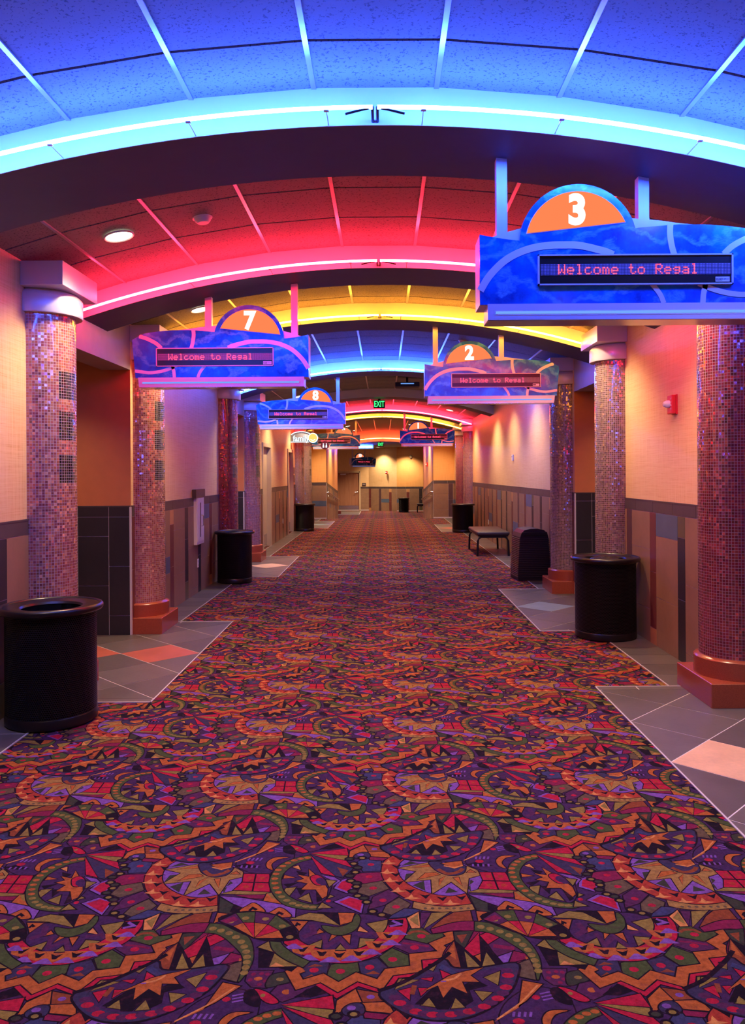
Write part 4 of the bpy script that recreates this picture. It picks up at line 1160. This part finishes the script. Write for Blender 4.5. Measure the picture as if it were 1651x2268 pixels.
# ------------------------------------------------------------------ bins
def bin_(x, y, k, label, full=False, h=0.76):
    t = thing('trash_bin', label, 'bin', (x, y, ramp(y)), random.uniform(0, 6), 'round black perforated bins')
    R_ = 0.305*k
    MB().lathe([(R_, 0.05), (R_, 0.3), (R_, h-.05)], 72).build('perforated_body', M['perf'], t, smooth=True)
    MB().lathe([(0, 0.0), (R_*0.97, 0.0), (R_+.003, 0.012), (R_+.004, 0.065), (R_, 0.072)], 64).build('base_band', M['black'], t, smooth=True)
    rim = MB()
    rr = 0.017
    prof = [(R_+0.026+rr*math.cos(a), h-0.022+rr*1.3*math.sin(a)) for a in [2*PI*q/12 for q in range(12)]]
    rim.lathe(prof, 72, close=True)
    rim.lathe([(R_-.002, h-.055), (R_+.010, h-.05), (R_+.018, h-.03), (R_+.018, h-.010), (R_-.02, h-.004), (R_-.085, h-.016), (R_-.095, h-.030)], 72)
    rm = rim.build('rim', M['black'], t, smooth=True)
    ln = MB(); rnd = random.Random(int(x*100+y)); prof = []
    n = 60; vs = []; fs = []
    for i in range(n):
        a = 2*PI*i/n
        for q, (rr_, zz) in enumerate(((R_-.092, h-.028), (R_-.075, h-.07), (R_-.06, h-.16), (R_-.09, h-.30), (0.02, h-.34))):
            w_ = 0.010*math.sin(a*17+q)+rnd.uniform(-.006, .006)
            vs.append(((rr_+w_*(0 < q < 4))*math.cos(a), (rr_+w_*(0 < q < 4))*math.sin(a), zz))
    for i in range(n):
        j = (i+1) % n
        for q in range(4): fs.append((i*5+q, j*5+q, j*5+q+1, i*5+q+1))
    ln.add(vs, fs).build('bag_liner', M['liner'], t, smooth=True)
    if full:
        cb = MB(); bm = bmesh.new(); bmesh.ops.create_icosphere(bm, subdivisions=4, radius=0.5)
        for v in bm.verts:
            a = v.co.copy(); f = 1+0.12*math.sin(9*a.x+3*a.y)+0.08*math.sin(17*a.y+5*a.z)+rnd.uniform(-.03, .03)
            v.co = Vector((a.x*0.36*f, a.y*0.36*f, a.z*0.12*f+h-0.045-0.02))
        bm.verts.index_update(); cb.add([tuple(v.co) for v in bm.verts], [tuple(v.index for v in f.verts) for f in bm.faces]); bm.free()
        cb.build('bag_bulge', M['liner'], t, smooth=True)
    return t
bin_(-2.185, 5.15, 0.92, 'nearest round black perforated bin, at the left edge before the first column')
bin_(-2.218, 11.66, 0.83, 'round black perforated bin on the left before the red mosaic column')
bin_(-2.212, 22.0, 0.84, 'far round black bin on the left, below the family sign')
bin_(2.150, 7.64, 0.945, 'round black perforated bin on the right, its bag bulging', True, h=0.78)
bin_(2.13, 21.2, 0.92, 'far round black bin on the right beyond the bench')
bin_(1.06, 41.8, 0.86, 'farthest black bin, against the end wall')

# ribbed tall bin on the right
t = thing('ribbed_bin', 'tall black ribbed bin with domed top beside the right wall', 'bin', (2.20, 11.82, 0), math.radians(4))
prof = [(-.25,.03),(-.245,.0),(.245,.0),(.25,.03),(.215,.64),(.20,.70),(.15,.745),(.06,.765),(-.06,.765),(-.15,.745),(-.195,.70),(-.215,.64)]
b = MB().prism([(x*0.98, z) for x, z in prof], -0.24, 0.24).build('body', M['ribbody'], t)
for k in range(22):
    z = 0.05+k*0.0265; w_ = 0.25-(z-.03)*0.035/0.61
    rbm = MB()
    rbm.bbox((-w_-.006, -0.25, z), (w_+.006, 0.25, z+0.015), 0.005)
    rbm.build('rib', M['ribplastic'], b)
MB().bbox((-.19, -0.262, .66), (.19, -0.235, .72), 0.01).build('flap', M['black'], t)
MB().box((-.20, -.2, -.002), (-.15, -.15, .02)).box((.15, -.2, -.002), (.20, -.15, .02)).box((-.20, .15, -.002), (-.15, .2, .02)).box((.15, .15, -.002), (.20, .2, .02)).build('feet', M['black'], t)

# benches
def bench(x0, x1, y0, y1, label):
    t = thing('bench', label, 'bench', ((x0+x1)/2, (y0+y1)/2, ramp(y0)), 0, 'black benches')
    w_, d = (x1-x0)/2, (y1-y0)/2
    MB().bbox((-w_-.02, -d-.06, 0.40), (w_+.02, d+.06, 0.465), 0.022).build('seat', M['cushion'], t, smooth=True)
    MB().box((-w_, -d-.03, 0.375), (w_, d+.03, 0.40)).build('seat_frame', M['black'], t)
    for yy in (-d, d):
        for sx in (-1, 1):
            pts = [(0.0, yy, .365), (sx*(w_-.07), yy, .365), (sx*(w_-.025), yy, .345), (sx*(w_), yy, .29), (sx*(w_+.01), yy, .0)]
            pts = [(p[0], p[1], p[2]) for p in pts]
            MB().tube(pts, 0.021, 12).build('leg', M['black'], t, smooth=True)
    return t
bench(1.80, 2.38, 15.05, 16.5, 'black padded bench with bent tube legs along the right wall')
bench(1.78, 2.45, 41.2, 41.7, 'far black bench against the end wall, mostly hidden by the ramp wall')

# ------------------------------------------------------------------ small wall fittings
# evacuation or extinguisher cabinet on the left wall
t = thing('wall_cabinet', 'narrow white fire cabinet with a slim glazed door on the left wall', 'cabinet', (XL, 10.62, 0.66))
MB().bbox((0.0, -0.21, 0.0), (0.05, 0.21, 0.66), 0.004).build('casing', M['white'], t)
MB().box((0.050, -0.17, 0.04), (0.056, 0.17, 0.62)).build('door', M['white'], t)
MB().box((0.056, -0.045, 0.10), (0.060, -0.02, 0.56)).build('glass_slot', M['plate'], t)
MB().tube([(0.06, 0.02, .24), (0.085, 0.02, .25), (0.085, 0.02, .38), (0.06, 0.02, .39)], 0.006, 8).build('handle', M['chrome'], t, smooth=True)
o = MB().box((XL, 10.36, 1.285), (XL+0.055, 10.88, 1.40)).build('wood_block', STONE['border']); tag(o, 'dark cap block on the left wall above the white fire cabinet', 'trim block')
def outlet(x, y, z, sg, label, cat='outlet', hgt=0.115):
    t = thing('wall_outlet', label, cat, (x, y, z), 0)
    a, b = sorted((sg*0.008, sg*0.016))
    MB().bbox((a, -0.036, -hgt/2), (b, 0.036, hgt/2), 0.002).build('cover_plate', M['white'], t)
    a, b = sorted((sg*0.015, sg*0.018))
    for dz in (-0.024, 0.024): MB().bbox((a, -0.016, dz-.014), (b, 0.016, dz+.014), 0.001).build('socket', M['glassy'], t)
outlet(XL, 10.62, 0.40, 1, 'white socket plate low on the tiled left wall under the fire cabinet')
outlet(XL, 19.6, 0.42, 1, 'white socket plate low on the left wall between the two doors')
outlet(XR, 18.7, 0.42, -1, 'white socket plate low on the right wall behind the bench')
t = thing('thermostat', 'small white thermostat on the upper right wall', 'thermostat', (XR, 15.1, 1.88))
MB().bbox((-0.03, -0.045, -0.06), (0.0, 0.045, 0.06), 0.005).build('cover', M['white'], t)
MB().box((-0.032, -0.02, 0.01), (-0.029, 0.02, 0.035)).build('dial_window', M['plate'], t)

def strobe(loc, rz, label, small=False):
    t = thing('fire_strobe', label, 'fire alarm', loc, rz, None if not small else 'far fire alarms')
    MB().bbox((-0.06, -0.012, -0.085), (0.06, 0.0, 0.085), 0.003).build('back_plate', M['redplastic'], t)
    MB().bbox((-0.055, -0.05, -0.08), (0.055, -0.012, 0.08), 0.006).build('horn_box', M['redplastic'], t)
    MB().lathe([(0.0, 0.055), (0.02, 0.048), (0.032, 0.025), (0.034, 0.0)], 16).build('strobe_lens', M['glassy'], t, smooth=True)
    o = t.children[-1]; o.rotation_euler = (PI/2, 0, 0); o.location = (-0.0, -0.05, 0.0) if small else (0.0, -0.05, -0.01)
    if not small:
        o.location = (-0.01, -0.05, 0.005)
        for k, ch in enumerate('FIRE'):
            text_obj('lettering', ch, 0.022, M['white'], t, (0.040, -0.0515, 0.045-k*0.027), bold=0.0005)
strobe((XR, 6.72, 2.17), math.radians(-90), 'red fire strobe box lettered FIRE on the right wall')
strobe((0.17, 43.22, 1.63), math.radians(-35), 'small red fire strobe on the pale end wall', True)
strobe((XRR, 31.0, 1.93), math.radians(-90), 'small fire strobe on the right wall of the ramp', True)
t = thing('wall_speaker', 'small round speaker high on the yellow end wall', 'speaker', (1.50, 42.78, 2.48))
MB().lathe([(0.0, 0.06), (0.06, 0.05), (0.09, 0.02), (0.09, 0.0)], 24).build('cone', M['frame'], t, smooth=True)
t.children[0].rotation_euler = (PI/2, 0, 0)
MB().box((-0.03, -0.03, -0.12), (0.03, 0.0, -0.05)).build('bracket', M['plate'], t)

# ------------------------------------------------------------------ doors
def door_left(n, y0, y1):
    fr = MB(); x = XL; f = 0.06
    for a, b, z0, z1 in ((y0-f, y0+.02, 0, 2.2+f), (y1-.02, y1+f, 0, 2.2+f), (y0, y1, 2.18, 2.2+f)):
        fr.box((x-0.13, a, z0), (x+0.025, b, z1))
    o = struct(fr.build('door_%d' % n, M['frame']))
    MB().box((x-0.11, y0+.02, 0.01), (x-0.07, y1-.02, 2.18)).build('door_leaf', M['frame'], o)
    MB().tube([(x-.07, y0+.1, 1.0), (x-.03, y0+.1, 1.0), (x-.03, y0+.22, 1.0)], 0.011, 8).build('door_handle', M['chrome'], o, smooth=True)
    MB().box((x-0.07, y0+.06, 0.05), (x-0.066, y1-.06, 0.28)).build('kick_plate', M['chrome'], o)
for k, (a, b) in enumerate(DOORS_L): door_left(k+1, a, b)
zf = -RDROP; fr = MB()
for a, b, z0, z1 in ((-2.64, -2.56, zf, zf+2.2), (-1.37, -1.29, zf, zf+2.2), (-2.6, -1.33, zf+2.12, zf+2.2)):
    fr.box((a, 43.96, z0), (b, 44.1, z1))
o = struct(fr.build('door_3', M['frame']))
MB().box((-2.56, 44.02, zf+.01), (-1.37, 44.06, zf+2.12)).build('door_leaf', M['wood'], o)
MB().box((-2.52, 44.012, zf+.03), (-1.41, 44.02, zf+.28)).build('kick_plate', M['chrome'], o)
MB().box((-2.42, 43.96, zf+2.0), (-2.12, 44.02, zf+2.07)).tube([(-2.15, 43.97, zf+2.09), (-1.95, 43.93, zf+2.10)], .008, 6).build('door_closer', M['silver'], o)
MB().tube([(-1.47, 44.02, zf+1.03), (-1.47, 43.95, zf+1.03), (-1.60, 43.95, zf+1.03)], 0.014, 8).tube([(-1.47, 44.02, zf+1.13), (-1.47, 44.0, zf+1.13)], .02, 10).build('door_handle', M['chrome'], o, smooth=True)
t = thing('room_plate', 'small dark room plate on the end wall beside the wooden door', 'sign', (-1.10, 43.995, 0.97))
MB().bbox((-0.11, -0.012, -0.085), (0.11, 0.0, 0.085), 0.004).build('plate', M['plate'], t)
MB().box((-0.07, -0.0135, 0.01), (0.07, -0.012, 0.03)).build('lettering_line', M['white'], t)
t = thing('restroom_plate', 'dark restroom plate on the left wall past the second door', 'sign', (XL, 22.15, 1.58))
MB().bbox((0.0, -0.09, -0.22), (0.012, 0.09, -0.02), 0.003).build('plate', M['plate'], t)
MB().bbox((0.0, -0.09, 0.02), (0.012, 0.09, 0.20), 0.003).build('upper_plate', M['plate'], t)

# ------------------------------------------------------------------ lit "family" blade sign
t = thing('family_sign', 'lit blade sign reading family with a round yellow smiling face', 'sign', (XL, 21.45, 2.42))
b = MB().prism([(0.0, 0.03), (0.0, 0.235), (0.06, 0.285), (0.16, 0.315), (0.30, 0.325), (0.42, 0.31), (0.55, 0.26), (0.55, 0.03)], -0.03, 0.03).build('board', M['famgrey'], t)
MB().ribbon(smooth([(0.02, 0.245), (0.10, 0.295), (0.20, 0.318), (0.32, 0.325), (0.44, 0.305), (0.54, 0.262)]), 0.022, -0.042, -0.028).build('arched_light_line', M['famwhite'], b)
MB().box((0.0, -0.04, 0.035), (0.50, -0.028, 0.05)).build('bottom_light_line', M['famwhite'], b)
text_obj('lettering', 'family', 0.215, M['famwhite'], b, (0.285, -0.034, 0.135), bold=0.003, sx=0.88)
f = MB().lathe([(0, 0.0), (0.135, 0.0), (0.135, 0.05), (0.0, 0.05)], 32).build('face_disc', M['famwhite'], t); f.rotation_euler = (PI/2, 0, 0); f.location = (0.61, 0.0, 0.155)
g = MB().lathe([(0, 0.0), (0.112, 0.0), (0.112, 0.004), (0.0, 0.004)], 32).build('face_front', M['famyellow'], f); g.location = (0, 0, 0.05)
h = MB().ribbon([(0.07*math.cos(a), 0.07*math.sin(a)) for a in [PI*1.15+PI*0.7*k/10 for k in range(11)]], 0.02, 0, 0.003).build('smile', M['famwhite'], f)
h.rotation_euler = (-PI/2, 0, 0); h.location = (0, 0, 0.056)
MB().box((-0.002, -0.02, 0.10), (0.02, 0.02, 0.2)).build('wall_bracket', M['silver'], t)
t = thing('restroom_blade_sign', 'small round white lit sign with restroom figures beyond the family sign', 'sign', (XL, 23.9, 2.36))
MB().box((0.0, -0.015, 0.09), (0.62, 0.015, 0.11)).build('wall_bracket', M['silver'], t)
f = MB().lathe([(0, 0.0), (0.13, 0.0), (0.13, 0.03), (0, 0.03)], 24).build('disc', M['famgrey'], t); f.rotation_euler = (PI/2, 0, 0); f.location = (0.75, 0.015, 0.10)
fg = MB()
for dx in (-0.045, 0.045):
    fg.prism([(dx-.025, -.07), (dx-.018, .01), (dx+.018, .01), (dx+.025, -.07)], -0.004, 0.0)
    fg.prism([(dx+.018*math.cos(q*PI/4), .04+.018*math.sin(q*PI/4)) for q in range(8)], -0.004, 0.0)
g = fg.build('figures', M['famwhite'], f); g.rotation_euler = (-PI/2, 0, 0); g.location = (0, 0, 0.03)

# ------------------------------------------------------------------ handrails down the ramp
def rail(x, sg, label):
    t = thing('handrail', label, 'handrail', (x, RY0, 0), 0, 'ramp handrails')
    h0 = 0.92; X = sg*0.075
    pts = [(sg*0.0, 0.15, h0+.012), (X-.0*sg, 0.15, h0+.012), (X, 0.30, h0), (X, RY1-RY0+.0, h0-RDROP), (X, RY1-RY0+.15, h0-RDROP)]
    MB().tube(pts, 0.019, 10).build('rail', M['chrome'], t, smooth=True)
    for k in range(6):
        y = 0.6+k*1.2; z = h0-RDROP*y/(RY1-RY0)
        if y > RY1-RY0: break
        MB().tube([(0, y, z-.09), (X*.8, y, z-.09), (X, y, z-.02)], 0.008, 6).build('bracket', M['chrome'], t, smooth=True)
rail(XRL, 1, 'metal handrail on the left wall of the far ramp')
rail(XRR, -1, 'metal handrail on the right wall of the far ramp')
t = thing('entry_plinth', 'low dark red plinth block at the foot of the left ramp wall', 'plinth', (-2.36, 40.4, -RDROP))
MB().bbox((-0.16, -0.16, -0.002), (0.16, 0.16, 0.16), 0.006).build('block', M['plinth'], t)
